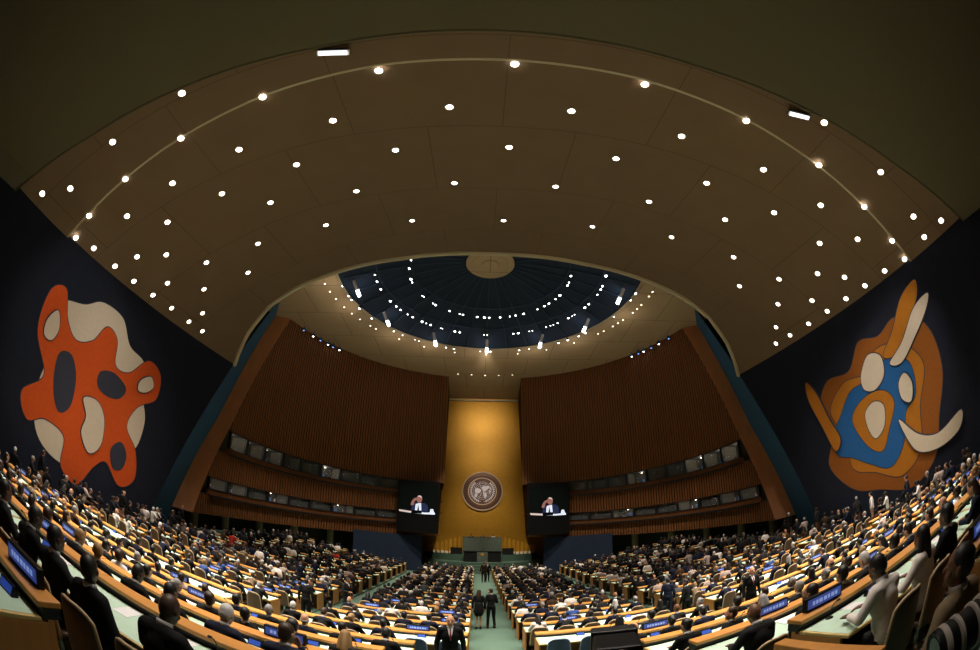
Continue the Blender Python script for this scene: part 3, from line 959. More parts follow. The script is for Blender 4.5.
def build_murals():
    def mural(s, shapes, label):
        o = root('wall_mural', (s * W, 11.6, 2.4 + CZ), 0, label, 'mural')
        # plane: x across (as seen from the hall), y up, z into the hall
        ax = Vector((0, 1, 0)) if s < 0 else Vector((0, -1, 0))
        T = Matrix(((0, 0, -s, 0), (ax.y, 0, 0, 0), (0, 1, 0, 0), (0, 0, 0, 1)))
        for k, (nm, m, pts, lab) in enumerate(shapes):
            loop = smooth_loop(pts, 7)
            cx = sum(p[0] for p in loop) / len(loop)
            cy = sum(p[1] for p in loop) / len(loop)
            b = MB()
            d = 0.015 + 0.012 * k
            b.prism(loop, 0.004, d, T, 0)
            big = []
            n = len(loop)
            for i in range(n):
                t = Vector((loop[(i + 1) % n][0] - loop[i - 1][0], loop[(i + 1) % n][1] - loop[i - 1][1]))
                t.normalize()
                big.append((loop[i][0], loop[i][1], t))
            area = sum(loop[i][0] * loop[(i + 1) % n][1] - loop[(i + 1) % n][0] * loop[i][1] for i in range(n))
            sg = 1 if area > 0 else -1
            out = [(x + sg * t.y * 0.045, y - sg * t.x * 0.045) for x, y, t in big]
            b.prism(out, 0.004, d - 0.006, T, 1)
            c = b.obj(nm, [m, 'm_slate'], o)
            c['label'] = lab
    # left: u = y - 11.6 , v = z - 2.4
    mural(-1, [
        ('painted_field', 'm_white', [(-3.4, -0.8), (-3.0, 1.4), (-3.6, 2.6), (-2.2, 3.3), (-1.2, 4.0), (0.4, 4.1), (1.5, 3.2), (2.9, 2.9), (3.4, 1.4), (4.0, 0.2), (3.6, -1.4), (2.0, -2.0), (0.2, -3.3), (-1.6, -3.4), (-3.0, -2.6)], 'large cream background shape'),
        ('painted_branch', 'm_orange', [(-4.3, 1.0), (-4.4, 2.7), (-3.6, 3.2), (-2.9, 2.2), (-2.0, 1.7), (-1.0, 2.2), (-0.4, 3.2), (0.5, 3.0), (0.9, 1.9), (2.0, 2.0), (3.2, 3.2), (4.4, 2.9), (4.5, 1.6), (3.2, 0.7), (2.7, -0.5), (3.7, -1.5), (3.9, -2.9), (2.8, -3.5), (1.7, -2.6), (0.9, -3.0), (-0.1, -4.1), (-1.2, -3.6), (-1.3, -2.3), (-2.6, -2.0), (-3.6, -2.4), (-4.2, -1.5), (-3.2, -0.4)], 'branching orange shape'),
        ('painted_pebble', 'm_slate', [(-2.7, 0.7), (-2.0, 1.0), (-1.4, 0.3), (-1.3, -0.9), (-1.9, -1.4), (-2.5, -0.6)], 'slate pebble shape'),
        ('painted_pebble', 'm_slate', [(0.1, 1.2), (1.0, 1.5), (2.0, 1.2), (1.7, 0.6), (0.8, 0.4), (0.1, 0.6)], 'slate pebble shape'),
        ('painted_pebble', 'm_slate', [(1.9, -1.9), (2.5, -1.4), (3.0, -1.9), (2.8, -2.6), (2.2, -2.7)], 'slate pebble shape'),
        ('painted_pebble', 'm_white', [(-0.6, -0.3), (0.3, -0.1), (1.0, -0.7), (1.1, -1.9), (0.4, -2.5), (-0.3, -1.8), (-0.2, -1.0)], 'cream pebble shape'),
        ('painted_pebble', 'm_white', [(-4.0, 1.6), (-3.6, 2.2), (-3.2, 1.6), (-3.4, 1.0), (-3.9, 1.0)], 'cream pebble shape'),
        ('painted_pebble', 'm_white', [(2.9, 2.0), (3.6, 2.5), (4.0, 2.1), (3.5, 1.6), (2.9, 1.5)], 'cream pebble shape'),
    ], 'big abstract mural of branching orange shapes on cream, on the navy wall')
    mural(1, [
        ('painted_field', 'm_brown', [(-4.2, 1.6), (-3.2, 2.8), (-1.4, 2.6), (-0.2, 3.6), (1.2, 3.2), (2.6, 3.4), (4.2, 2.2), (4.4, 0.2), (3.6, -1.6), (3.0, -3.2), (1.4, -4.1), (-0.6, -3.7), (-2.6, -3.2), (-4.2, -1.6), (-3.6, 0.0)], 'large brown background shape'),
        ('painted_ring', 'm_ochre', [(-3.4, 1.2), (-2.0, 2.2), (-0.4, 2.0), (0.8, 2.7), (2.4, 2.2), (3.4, 0.8), (2.6, -0.8), (2.2, -2.6), (0.8, -3.4), (-0.8, -2.8), (-2.4, -2.2), (-2.6, -0.6)], 'wavy ochre shape'),
        ('painted_wave', 'm_blue', [(-3.6, -0.2), (-2.6, 0.8), (-1.6, 1.6), (0.0, 1.6), (1.4, 2.0), (2.6, 1.2), (2.5, -0.2), (1.7, -0.7), (1.2, -2.0), (0.2, -2.8), (-1.1, -2.3), (-2.4, -1.6), (-3.4, -1.2)], 'rolling blue shape'),
        ('painted_pebble', 'm_ochre', [(-1.9, 0.2), (-0.9, 0.9), (0.5, 0.8), (1.1, 0.0), (0.5, -1.0), (-0.2, -1.9), (-1.2, -1.3)], 'ochre pebble shape'),
        ('painted_pebble', 'm_white', [(-0.9, 0.2), (-0.2, 0.5), (0.4, 0.1), (0.2, -0.8), (-0.5, -1.2), (-0.9, -0.6)], 'cream pebble shape'),
        ('painted_pebble', 'm_white', [(-0.6, 2.0), (0.2, 2.7), (1.0, 2.3), (0.9, 1.4), (0.1, 1.0), (-0.6, 1.3)], 'cream pebble shape'),
        ('painted_ribbon', 'm_ochre', [(1.2, 2.2), (2.2, 2.9), (3.4, 3.9), (4.6, 4.1), (4.3, 3.4), (3.2, 2.7), (2.0, 1.9)], 'ochre ribbon shape'),
        ('painted_ribbon', 'm_white', [(1.5, 1.7), (2.6, 2.2), (3.9, 3.1), (5.0, 3.2), (4.6, 2.7), (3.4, 2.0), (2.2, 1.4)], 'cream ribbon shape'),
        ('painted_ribbon', 'm_white', [(1.2, -0.9), (2.2, -1.9), (3.4, -2.3), (4.9, -1.9), (4.6, -2.6), (3.2, -2.9), (1.9, -2.5)], 'cream ribbon shape'),
        ('painted_ribbon', 'm_ochre', [(-3.0, -0.4), (-3.6, 0.9), (-4.2, 2.6), (-4.8, 3.4), (-4.9, 2.4), (-4.2, 0.6), (-3.5, -0.9)], 'ochre ribbon shape'),
        ('painted_pebble', 'm_white', [(1.7, 0.6), (2.2, 0.9), (2.5, 0.3), (2.2, -0.4), (1.7, -0.1)], 'cream pebble shape'),
    ], 'big abstract mural of blue, ochre and cream shapes on the navy wall')


build_murals()

# ------------------------------------------------------------------ emblem


def build_emblem(name, loc, r, label, parent=None):
    o = root(name, loc, 0, label, 'emblem')
    T = Matrix(((1, 0, 0, 0), (0, 0, -1, 0), (0, 1, 0, 0), (0, 0, 0, 1)))  # local z -> toward the hall (-y)
    k = r
    b = MB()
    b.lathe([(k * .99, 0), (k * .99, .16), (k * .80, .20), (k * .66, .17), (.001, .17)], 72, 0, T)
    b.obj('backing_disc', 'bronze', o)
    b = MB()
    b.lathe([(k * 1.0, 0), (k * 1.0, .20), (k * .955, .24), (k * .935, .19)], 72, 0, T, cap=False)
    b.lathe([(k * .70, .17), (k * .69, .23), (k * .665, .23), (k * .655, .17)], 72, 0, T, cap=False)
    b.obj('rim', 'bronze_pale', o)
    g = MB()
    for q in (0.09, 0.18, 0.27, 0.36, 0.44):
        g.tube([T @ Vector((k * q * math.cos(a), k * q * math.sin(a) + .03 * k, .20)) for a in np.linspace(0, 2 * math.pi, 49)], 0.022 * k / 2.45, 5)
    for i in range(8):
        a = math.pi * i / 4 + math.pi / 8
        g.tube([T @ Vector((k * q * math.cos(a), k * q * math.sin(a) + .03 * k, .20)) for q in (0.09, 0.44)], 0.022 * k / 2.45, 5)
    g.obj('map_grid', 'silver', o)
    lands = [[(-.06, .02), (-.16, .10), (-.30, .12), (-.38, .02), (-.33, -.10), (-.22, -.14), (-.12, -.10)],
             [(-.30, -.14), (-.24, -.20), (-.28, -.33), (-.36, -.34), (-.38, -.24)],
             [(.02, -.04), (.12, -.02), (.24, .06), (.34, .18), (.28, .26), (.14, .22), (.04, .24), (-.04, .16), (0, .06)],
             [(.04, -.10), (.16, -.10), (.22, -.20), (.18, -.34), (.10, -.36), (.06, -.24)],
             [(.30, -.02), (.36, .04), (.41, -.04), (.36, -.12)],
             [(.36, .18), (.43, .14), (.42, .02), (.38, .08)]]
    for L in lands:
        b = MB()
        b.prism(smooth_loop([(x * k, (y + .03) * k) for x, y in L], 5), .17, .235, T)
        b.obj('continent', 'silver', o)
    for s in (-1, 1):
        b = MB()
        pts = []
        for t in np.linspace(0, 1, 14):
            a = R(lerp(-84, 42, t))
            pts.append((s * .545 * k * math.cos(a), .545 * k * math.sin(a) + .02 * k))
        b.tube([T @ Vector((x, y, .20)) for x, y in pts], .022 * k / 2.45, 5)
        for i in range(1, 14):
            x, y = pts[i]
            dx, dy = pts[i][0] - pts[i - 1][0], pts[i][1] - pts[i - 1][1]
            n = math.hypot(dx, dy)
            dx, dy = dx / n, dy / n
            for sd in (-1, 1):
                ux, uy = dx * .8 - sd * dy * .6, dy * .8 + sd * dx * .6
                wx, wy = -uy, ux
                l, w = .10 * k, .028 * k
                b.prism([(x, y), (x + ux * l * .5 + wx * w, y + uy * l * .5 + wy * w), (x + ux * l, y + uy * l), (x + ux * l * .5 - wx * w, y + uy * l * .5 - wy * w)], .18, .225, T)
        b.obj('laurel_branch', 'silver', o)
    return o


build_emblem('wall_emblem', (0, 50.47, 5.05 + CZ), 2.45, 'round bronze and silver emblem of a laurel-wreathed world map on the gold wall')

# ------------------------------------------------------------------ screens


def build_screen(s, nm):
    o = root('video_screen', (s * 6.36, 40.95, CZ - 0.38), R(-12 * -s) * 0, 'tall black video screen %s of the gold wall showing a man speaking' % nm, 'screen', 'video screens beside the gold wall')
    b = MB()
    b.bbox((-2.05, 0.0, 0.0), (2.05, 0.22, 5.36), 0.03)
    b.obj('housing', 'black_plastic', o)
    for k in (-1.1, 1.1):
        b = MB()
        b.box((k - .1, 0.22, 4.6), (k + .1, 0.36, 4.8))
        b.obj('mount_bracket', 'black', o)
    d = MB()
    T = Matrix(((1, 0, 0, 0), (0, 0, -1, -0.002), (0, 1, 0, 1.95), (0, 0, 0, 1)))

    def pg(pts, m, h):
        d.prism(pts, h - .002, h, T, m)
    pg([(-1.85, -.02), (1.85, -.02), (1.85, 2.95), (-1.85, 2.95)], 0, .004)
    c = .09

    def px(x, y):
        return ((x - 240) / 160 * 1.85, (345 - y) / 255 * 2.95)
    pg([px(*p) for p in ((185, 330), (190, 275), (215, 250), (262, 246), (300, 250), (326, 270), (328, 330))], 3, .006)
    pg([px(*p) for p in ((217, 315), (222, 262), (240, 255), (268, 250), (272, 315))], 1, .008)
    pg([px(*p) for p in ((236, 315), (244, 262), (254, 315))], 3, .010)
    pg(smooth_loop([px(*p) for p in ((228, 225), (232, 196), (250, 186), (270, 194), (276, 216), (268, 240), (246, 250))], 4), 4, .012)
    pg(smooth_loop([px(*p) for p in ((180, 272), (188, 240), (206, 214), (226, 206), (232, 218), (212, 240), (204, 270))], 4), 4, .014)
    pg(smooth_loop([px(*p) for p in ((236, 192), (250, 183), (268, 190), (272, 203), (256, 198))], 4), 5, .015)
    pg([px(*p) for p in ((80, 318), (120, 320), (190, 326), (300, 332), (385, 326), (388, 344), (300, 346), (180, 342), (84, 334))], 1, .016)
    pg([px(*p) for p in ((80, 318), (120, 320), (186, 326), (186, 342), (84, 334))], 5, .018)
    pg([px(*p) for p in ((188, 318), (274, 318), (276, 343), (186, 343))], 2, .020)
    pg([px(*p) for p in ((340, 338), (350, 298), (372, 298), (380, 338))], 1, .019)
    d.obj('display', ['scr_dark', 'scr_white', 'scr_black', 'scr_suit', 'scr_skin', 'scr_pale'], o, fix=True)


build_screen(-1, 'left')
build_screen(1, 'right')

# ------------------------------------------------------------------ podium


def build_podium():
    o = root('presidium_desk', (0, 46.0, 2.28), 0, 'dark green marble desk high on the stage before the gold wall', 'desk')
    b = MB()
    b.bbox((-1.9, 0.02, 0.0), (1.9, 0.20, 1.96), 0.015)
    for s in (-1, 1):
        b.bbox((s * 1.98 - .1, 0.0, 0.0), (s * 1.98 + .1, 0.3, 1.98), 0.015)
    b.obj('marble_front', 'marble', o)
    b = MB()
    b.bbox((-2.1, -0.04, 1.985), (2.1, 0.36, 2.05), 0.012)
    b.obj('desk_top', 'marble', o)
    for k in (-1.2, 0.0, 1.2):
        b = MB()
        b.box((k - .15, 0.06, 2.052), (k + .15, .26, 2.058))
        tag(b.obj('paper', 'paper'), 'white papers on the marble desk, %s from left' % ORD[int(k / 1.2 + 1)], 'paper', 'papers on the marble desk').location = (0, 46.0, 2.28)
    r = root('speaker_rostrum', (0, 44.2, 1.55), 0, 'black speaker rostrum with a small gold emblem below the marble desk', 'rostrum')
    b = MB()
    b.prism([(-1.9, 0.95), (-1.9, 0.0), (1.9, 0.0), (1.9, 0.95)], 0.0, 1.12, Matrix.Identity(4))
    b.obj('body', 'black', r)
    b = MB()
    b.bbox((-2.0, -0.08, 1.12), (2.0, 1.0, 1.2), 0.02)
    b.obj('ledge', 'black_plastic', r)
    b = MB()
    b.bbox((-0.55, -0.12, 0.0), (0.55, -0.004, 1.10), 0.02)
    b.obj('lectern_front', 'marble', r)
    b = MB()
    b.lathe([(0.17, 0.0), (0.17, 0.02), (0.13, 0.035), (0.001, 0.035)], 24, 0, Matrix(((1, 0, 0, 0), (0, 0, -1, -.121), (0, 1, 0, .86), (0, 0, 0, 1))))
    b.obj('gold_emblem', 'gold', r)
    for s in (-1, 1):
        b = MB()
        b.tube([(s * .12, .3, 1.2), (s * .1, .25, 1.45), (s * .06, .38, 1.58)], 0.012, 6)
        b.obj('microphone', 'black', r)
    for s, nm in ((-1, 'left'), (1, 'right')):
        q = MB()  # black box added to stand in for the dark recess beside the desk
        w = root('recess_box', (s * 2.75, 45.98, 2.28), 0, 'low black box for the dark recess beside the marble desk on the %s' % nm, 'partition', 'black boxes for the dark recesses beside the marble desk')
        q.bbox((-.62, 0.0, 0.0), (.62, .10, 0.7), .01)
        q.obj('panel', 'black', w)
        q = MB()
        q.bbox((-.64, -.03, 0.702), (.64, .13, .75), .01)
        q.obj('cap', 'black_plastic', w)
        for k in range(8):
            x = s * (2.45 + 0.48 * k)
            ya = 49.6 - 4.2 * math.sqrt(max(0, 1 - (x / 6.4) ** 2))
            y = max(ya + 0.25, 46.2) + 0.4
            h = lerp(2.0, 0.95, k / 7)
            p = root('gold_panel', (x, y, 2.28), R(-s * 28), 'upright gold panel, %s from the marble desk on the %s' % (ORD[k], nm), 'panel', 'gold panels flanking the marble desk')
            b = MB()
            b.bbox((-.18, 0.06, 0.0), (.18, 0.13, h), 0.012)
            b.obj('fin', 'gold', p)
            b = MB()
            b.add([(-.17, -.22, 0), (.17, -.22, 0), (.17, .05, 0), (-.17, .05, 0), (-.17, -.22, .06), (.17, -.22, .06), (.17, .05, .30), (-.17, .05, .30)], [(3, 2, 1, 0), (4, 5, 6, 7), (0, 1, 5, 4), (1, 2, 6, 5), (2, 3, 7, 6), (3, 0, 4, 7)])
            b.obj('plinth', 'plaster_trim', p)


build_podium()
# ------------------------------------------------------------------ people: bodies grown from limbs, one closed skin each


def capsule(b, p, q, ra, rb, n=10):
    p, q = Vector(p), Vector(q)
    d = q - p
    L = d.length
    if L < 1e-5:
        return ball(b, p, (ra, ra, ra))
    T = Matrix.Translation(p) @ d.to_track_quat('Z', 'Y').to_matrix().to_4x4()
    prof = []
    for k in range(5):
        a = -math.pi / 2 + k * math.pi / 8 * 1.0
        prof.append((max(1e-4, ra * math.cos(a)), ra * math.sin(a)))
    prof[-1] = (ra, 0)
    for k in range(5):
        a = k * math.pi / 8
        prof.append((max(1e-4, rb * math.cos(a)), L + rb * math.sin(a)))
    b.lathe(prof, n, 0, T)


def ball(b, c, r, rot=None, n=16):
    T = Matrix.Translation(Vector(c))
    if rot is not None:
        T = T @ rot
    prof = [(max(1e-4, math.cos(a)), math.sin(a)) for a in np.linspace(-math.pi / 2, math.pi / 2, 11)]
    b.lathe(prof, n, 0, T @ Matrix.Diagonal((r[0], r[1], r[2], 1)))


def solid(name, b, voxel, faces, mats):
    me = b.mesh('tmp', [])
    o = bpy.data.objects.new('tmp', me)
    COL.objects.link(o)
    m = o.modifiers.new('r', 'REMESH')
    m.mode = 'VOXEL'
    m.voxel_size = voxel
    s = o.modifiers.new('s', 'SMOOTH')
    s.factor, s.iterations = 0.5, 2
    dg = bpy.context.evaluated_depsgraph_get()
    n = len(o.evaluated_get(dg).data.polygons)
    d = o.modifiers.new('d', 'DECIMATE')
    d.ratio = min(1.0, faces / max(1, n * 2))
    dg = bpy.context.evaluated_depsgraph_get()
    dg.update()
    out = bpy.data.meshes.new_from_object(o.evaluated_get(dg))
    out.name = name
    bpy.data.objects.remove(o)
    bpy.data.meshes.remove(me)
    out.materials.clear()
    for k in mats:
        out.materials.append(M(k) if isinstance(k, str) else k)
    out.polygons.foreach_set('use_smooth', [True] * len(out.polygons))
    out.update()
    return out


def head_prims(H, detail=True):
    """primitives of the head in head space (pivot at the neck top, face toward +y)"""
    out = []

    def e(c, r):
        out.append(('e', c, r))

    def c(p, q, ra, rb):
        out.append(('c', p, q, ra, rb))
    e((0, .005, .125), (.074, .094, .108))
    e((0, .040, .065), (.054, .068, .068))
    if detail:
        c((0, .094, .130), (0, .113, .098), .009, .014)
        c((-.036, .080, .148), (.036, .080, .148), .013, .013)
        e((.077, .002, .108), (.011, .022, .032))
        e((-.077, .002, .108), (.011, .022, .032))
        e((0, .098, .058), (.025, .011, .010))
        e((0, .088, .022), (.022, .020, .018))
        e((.040, .070, .085), (.022, .02, .022))
        e((-.040, .070, .085), (.022, .02, .022))
        e((.031, .083, .126), (.013, .012, .010))
        e((-.031, .083, .126), (.013, .012, .010))
    return out


def put(b, prims, T, grow=0.0):
    for p in prims:
        if p[0] == 'e':
            ball(b, (0, 0, 0), tuple(r + grow for r in p[2]), T @ Matrix.Translation(Vector(p[1])))
        else:
            capsule(b, T @ Vector(p[1]), T @ Vector(p[2]), p[3] + grow, p[4] + grow)


def hand_prims(w, d, n, side, curl=0.35):
    """wrist w, pointing d, palm normal n (facing down/inward)"""
    d, n = Vector(d).normalized(), Vector(n).normalized()
    n = (n - d * n.dot(d)).normalized()
    lat = d.cross(n).normalized() * side
    w = Vector(w)
    out = [('c', w, w + d * .03, .026, .024)]
    for k, (off, L) in enumerate(((-.030, .068), (-.010, .080), (.011, .074), (.031, .056))):
        kn = w + d * (.088 - abs(off) * .25) + lat * off
        out.append(('c', w + d * .015 + lat * off * .55, kn, .015, .0115))
        f1 = kn + (d * math.cos(curl) + n * math.sin(curl)) * L * .52
        f2 = f1 + (d * math.cos(curl * 2.1) + n * math.sin(curl * 2.1)) * L * .48
        out.append(('c', kn, f1, .0098, .0088))
        out.append(('c', f1, f2, .0088, .0075))
    t0 = w + d * .025 - lat * .028
    t1 = t0 + (d * .7 - lat * .75).normalized() * .036
    t2 = t1 + (d * .95 - lat * .15 + n * .3).normalized() * .032
    out += [('c', t0, t1, .0145, .0115), ('c', t1, t2, .0112, .0088)]
    return out


FIG = {}


def figure(key, stand=False, lean=0, hyaw=0, hpitch=0, arms=None, legs=None, woman=False, dress=False, detail=True, turn=0.0, tuck=False):
    """builds body, jacket, trousers and the matrices for hair and collar"""
    up = 0.40 if stand else 0.0
    hz = 0.56
    k = 0.92 if woman else 1.0
    L = Matrix.Translation((0, 0, up)) @ Matrix.Translation((0, 0, hz)) @ Matrix.Rotation(R(turn), 4, 'Z') @ Matrix.Rotation(-R(lean), 4, 'X') @ Matrix.Translation((0, 0, -hz))
    torso = [('e', (0, 0, .585), (.155 * (1.02 if woman else 1), .115, .105)), ('e', (0, .008, .72), (.140 * k, .105, .16)), ('e', (0, .012, .90), (.168 * k, .112, .17)), ('c', (-.15 * k, .0, 1.03), (.15 * k, .0, 1.03), .062, .062)]
    if woman:
        torso += [('e', (.07, .09, .90), (.06, .055, .06)), ('e', (-.07, .09, .90), (.06, .055, .06))]
    neck = [('c', (0, .005, 1.05), (0, .028, 1.155), .054, .050)]
    HT = L @ Matrix.Translation((0, .030, 1.120)) @ Matrix.Rotation(R(hyaw), 4, 'Z') @ Matrix.Rotation(-R(hpitch), 4, 'X')
    body, coat, legsP = MB(), MB(), MB()
    put(body, torso, L)
    put(body, neck, L)
    put(body, head_prims(HT, detail), HT)
    put(coat, torso, L, 0.017)
    put(coat, [('c', (-.13 * k, -.01, 1.055), (.13 * k, -.01, 1.055), .05, .05), ('c', (-.055, -.018, 1.085), (.055, -.018, 1.085), .036, .036), ('c', (-.06, .0, 1.07), (-.03, .07, 1.03), .03, .026), ('c', (.06, .0, 1.07), (.03, .07, 1.03), .03, .026)], L)
    if arms is None:
        arms = {}
    for s in (-1, 1):
        sh = L @ Vector((s * .175 * k, 0, 1.02))
        if stand:
            el, wr, hd, hn = arms.get(s, ((s * .245, -.03, 1.14 - .0), (s * .25, .06, .90), (0, .1, -1), (-s, 0, 0)))
        else:
            el, wr, hd, hn = arms.get(s, ((s * .27, .10, .83), (s * .19, .335, .815), (-s * .35, 1, -.05), (0, -.1, -1)))
        el, wr = Vector(el), Vector(wr)
        put(body, [('c', sh, el, .048 * k, .040 * k), ('c', el, wr, .039 * k, .027 * k)], Matrix.Identity(4))
        hand = hand_prims(wr, hd, hn, s)
        put(body, hand if detail else hand[:1] + [('c', wr, wr + Vector(hd).normalized() * .13, .03, .022)], Matrix.Identity(4))
        w2 = wr - (wr - el).normalized() * .03
        put(coat, [('c', sh, el, .064 * k, .055 * k), ('c', el, w2, .053 * k, .040 * k)], Matrix.Identity(4))
    if stand:
        lg = legs or {s: ((s * .09, .0, .93), (s * .10, .02, .50), (s * .105, -.01, .085)) for s in (-1, 1)}
    else:
        lg = {s: ((s * .09, .03, .565), (s * .115, .43, .535), (s * .115, .41, .095)) for s in (-1, 1)}
        if tuck:
            lg = {s: ((s * .09, .03, .565), (s * .12, .25, .53), (s * .12, .14, .095)) for s in (-1, 1)}
    shoes = []
    for s in (-1, 1):
        a, b_, c = (Vector(v) for v in lg[s])
        put(body, [('c', a, b_, .078, .052), ('c', b_, c, .053, .036), ('c', c + Vector((0, -.02, -.04)), c + Vector((0, .13, -.052)), .034, .028)], Matrix.Identity(4))
        if not dress:
            put(legsP, [('c', a, b_, .092, .066), ('c', b_, c + Vector((0, 0, .02)), .064, .052)], Matrix.Identity(4))
        sb = MB()
        put(sb, [('c', c + Vector((0, -.03, -.042)), c + Vector((0, .15, -.052)), .043, .034), ('c', c + Vector((0, -.02, -.01)), c + Vector((0, -.02, .01)), .046, .046)], Matrix.Identity(4))
        if detail:
            shoes.append(solid('shoe', sb, .012, 160, ['shoe']))
    if not dress:
        put(legsP, [('e', (0, 0, .585 + up), (.155, .12, .10))], Matrix.Identity(4), .012)
    else:
        prof = [(.155, .62), (.185, .80), (.185, .95), (.15, 1.10)] if stand else None
        if stand:
            legsP.lathe(prof, 20, 0)
        else:
            put(legsP, [('c', (-.09, .0, .565), (-.10, .40, .545), .10, .09), ('c', (.09, .0, .565), (.10, .40, .545), .10, .09), ('c', (0, .0, .565), (0, .42, .55), .10, .09)], Matrix.Identity(4))
    if dress and stand:
        coat.lathe([(.20, .72), (.185, .95), (.165, 1.10), (.15, 1.2)], 20, 0)
    fig = {'HT': HT, 'CT': L, 'woman': woman, 'shoes': shoes, 'stand': stand}
    if detail:
        fig['body'] = solid('body_' + key, body, .0056, 9000, [SKIN[0], 'eye_dark', 'lip', 'eye_white'])
        inv = HT.inverted()
        for p in fig['body'].polygons:
            c = inv @ p.center
            for s in (-1, 1):
                if (c - Vector((s * .031, .094, .126))).length < .0085:
                    p.material_index = 1 if abs(c.x - s * .031) < .0048 else 3
            if c.y > .098 and (c.x / .022) ** 2 + ((c.z - .058) / .0075) ** 2 < 1:
                p.material_index = 2
        fig['coat'] = solid('jacket_' + key, coat, .013, 1500, [SUIT['black']])
        fig['legs'] = solid('trousers_' + key, legsP, .016, 700, [SUIT['black']])
    else:
        fig['body'] = solid('body_' + key, body, .016, 330, [SKIN[0]])
        fig['coat'] = solid('jacket_' + key, coat, .022, 190, [SUIT['black']])
    FIG[key] = fig
    return fig


def seat_arm(el, wr, hd, hn=(0, -.1, -1)):
    return (el, wr, hd, hn)


figure('upright')
figure('writing', lean=9, hpitch=14, arms={1: seat_arm((.27, .17, .83), (.12, .385, .815), (-.5, 1, -.05)), -1: seat_arm((-.27, .15, .83), (-.16, .37, .815), (.6, 1, -.05))})
figure('leaning_back', lean=-7, hyaw=28, arms={1: seat_arm((.29, -.05, .79), (.14, .115, .70), (-.9, .25, -.1)), -1: seat_arm((-.29, -.05, .79), (-.12, .10, .735), (.9, .25, -.05))})
figure('chin_on_hand', lean=11, hyaw=-14, hpitch=4, arms={1: seat_arm((.20, .345, .815), (.085, .30, 1.055), (-.4, -.1, 1), (-.2, -1, 0)), -1: seat_arm((-.27, .17, .83), (-.10, .385, .815), (.9, .6, -.05))})
figure('turned_left', turn=14, hyaw=40, arms={1: seat_arm((.24, .17, .83), (.10, .38, .815), (-.5, 1, -.05)), -1: seat_arm((-.29, .02, .82), (-.27, .29, .815), (.1, 1, -.05))})
figure('woman_upright', woman=True, hyaw=-8)
figure('woman_reading', woman=True, lean=7, hpitch=16, hyaw=12, arms={1: seat_arm((.25, .14, .83), (.13, .37, .815), (-.4, 1, -.05)), -1: seat_arm((-.25, .14, .83), (-.13, .37, .815), (.4, 1, -.05))})
figure('standing', stand=True)
figure('standing_talking', stand=True, hyaw=30, hpitch=6, turn=10, arms={1: ((.25, .02, 1.15), (.12, .24, 1.14), (-.6, .8, .1), (-.3, 0, -1)), -1: ((-.25, -.04, 1.14), (-.25, .07, .90), (0, .15, -1), (1, 0, 0))},
       legs={-1: ((-.09, 0, .93), (-.11, .03, .5), (-.13, .0, .085)), 1: ((.09, 0, .93), (.12, .02, .5), (.14, -.03, .085))})
figure('woman_standing', stand=True, woman=True, dress=True, hyaw=-25, hpitch=4, legs={-1: ((-.07, 0, .93), (-.075, .02, .5), (-.08, -.02, .085)), 1: ((.07, 0, .93), (.07, .02, .5), (.075, .05, .085))})
figure('far_upright', detail=False)
figure('far_leaning', lean=9, hyaw=15, detail=False)
figure('far_standing', stand=True, detail=False)
figure('far_tucked', lean=6, detail=False, tuck=True, arms={1: seat_arm((.27, .0, .79), (.12, .16, .70), (-.9, .3, -.1)), -1: seat_arm((-.27, .0, .79), (-.12, .15, .73), (.9, .3, -.1))})

# hair and head-wear, in head space


def hair_mesh(key, prims, voxel=.010, faces=420):
    b = MB()
    put(b, prims, Matrix.Identity(4))
    return solid('hair_' + key, b, voxel, faces, [HAIRM['black']])


CAP = [('e', (0, -.010, .150), (.081, .092, .092)), ('e', (0, -.030, .105), (.076, .072, .075))]
HAIR = {
    'short': hair_mesh('short', CAP),
    'cropped': hair_mesh('cropped', [('e', (0, -.004, .140), (.0765, .0965, .099)), ('e', (0, -.026, .10), (.074, .074, .07))]),
    'full': hair_mesh('full', [('e', (0, -.012, .160), (.095, .102, .098)), ('e', (0, -.035, .105), (.092, .078, .085))]),
    'fringe': hair_mesh('fringe', [('e', (0, -.030, .095), (.080, .070, .045)), ('c', (-.072, .0, .105), (-.060, -.05, .09), .016, .02), ('c', (.072, .0, .105), (.060, -.05, .09), .016, .02)]),
    'long': hair_mesh('long', CAP + [('c', (-.055, -.03, .10), (-.075, -.035, -.07), .040, .042), ('c', (.055, -.03, .10), (.075, -.035, -.07), .040, .042), ('c', (0, -.06, .10), (0, -.075, -.09), .055, .055)]),
    'bun': hair_mesh('bun', CAP + [('e', (0, -.115, .155), (.040, .038, .040))]),
}
for p_ in HAIR['cropped'].polygons:
    pass
FARHAIR = hair_mesh('far', CAP, .02, 60)
cb = MB()
cb.lathe([(.058, -.02), (.066, -.022), (.062, .022), (.057, .026), (.055, .0)], 18, 0, cap=False)
COLLAR = cb.mesh('shirt_collar', 'shirt', True)


def chest_patch(w0, w1, z0, z1, off, m, nm):
    b = MB()
    n = 10
    for j in range(n):
        for t0, t1 in ((-1, -.33), (-.33, .33), (.33, 1)):
            q = []
            for (t, v) in ((t0, j / n), (t1, j / n), (t1, (j + 1) / n), (t0, (j + 1) / n)):
                z = lerp(z0, z1, v)
                x = lerp(w0, w1, v) * t
                y = .012 + .131 * math.sqrt(max(.02, 1 - (x / .187) ** 2 - ((z - .90) / .189) ** 2))
                q.append((x, max(y, lerp(.105, .058, v)) + off, z))
            b.add(q, [(0, 1, 2, 3)])
    me = b.mesh(nm, m, True)
    return me


SHIRT = chest_patch(.004, .052, .84, 1.085, .007, 'shirt', 'shirt_front')
TIES = [chest_patch(.020, .014, .855, 1.08, .011, m, 'tie') for m in ('tie_red', 'tie_blue')]


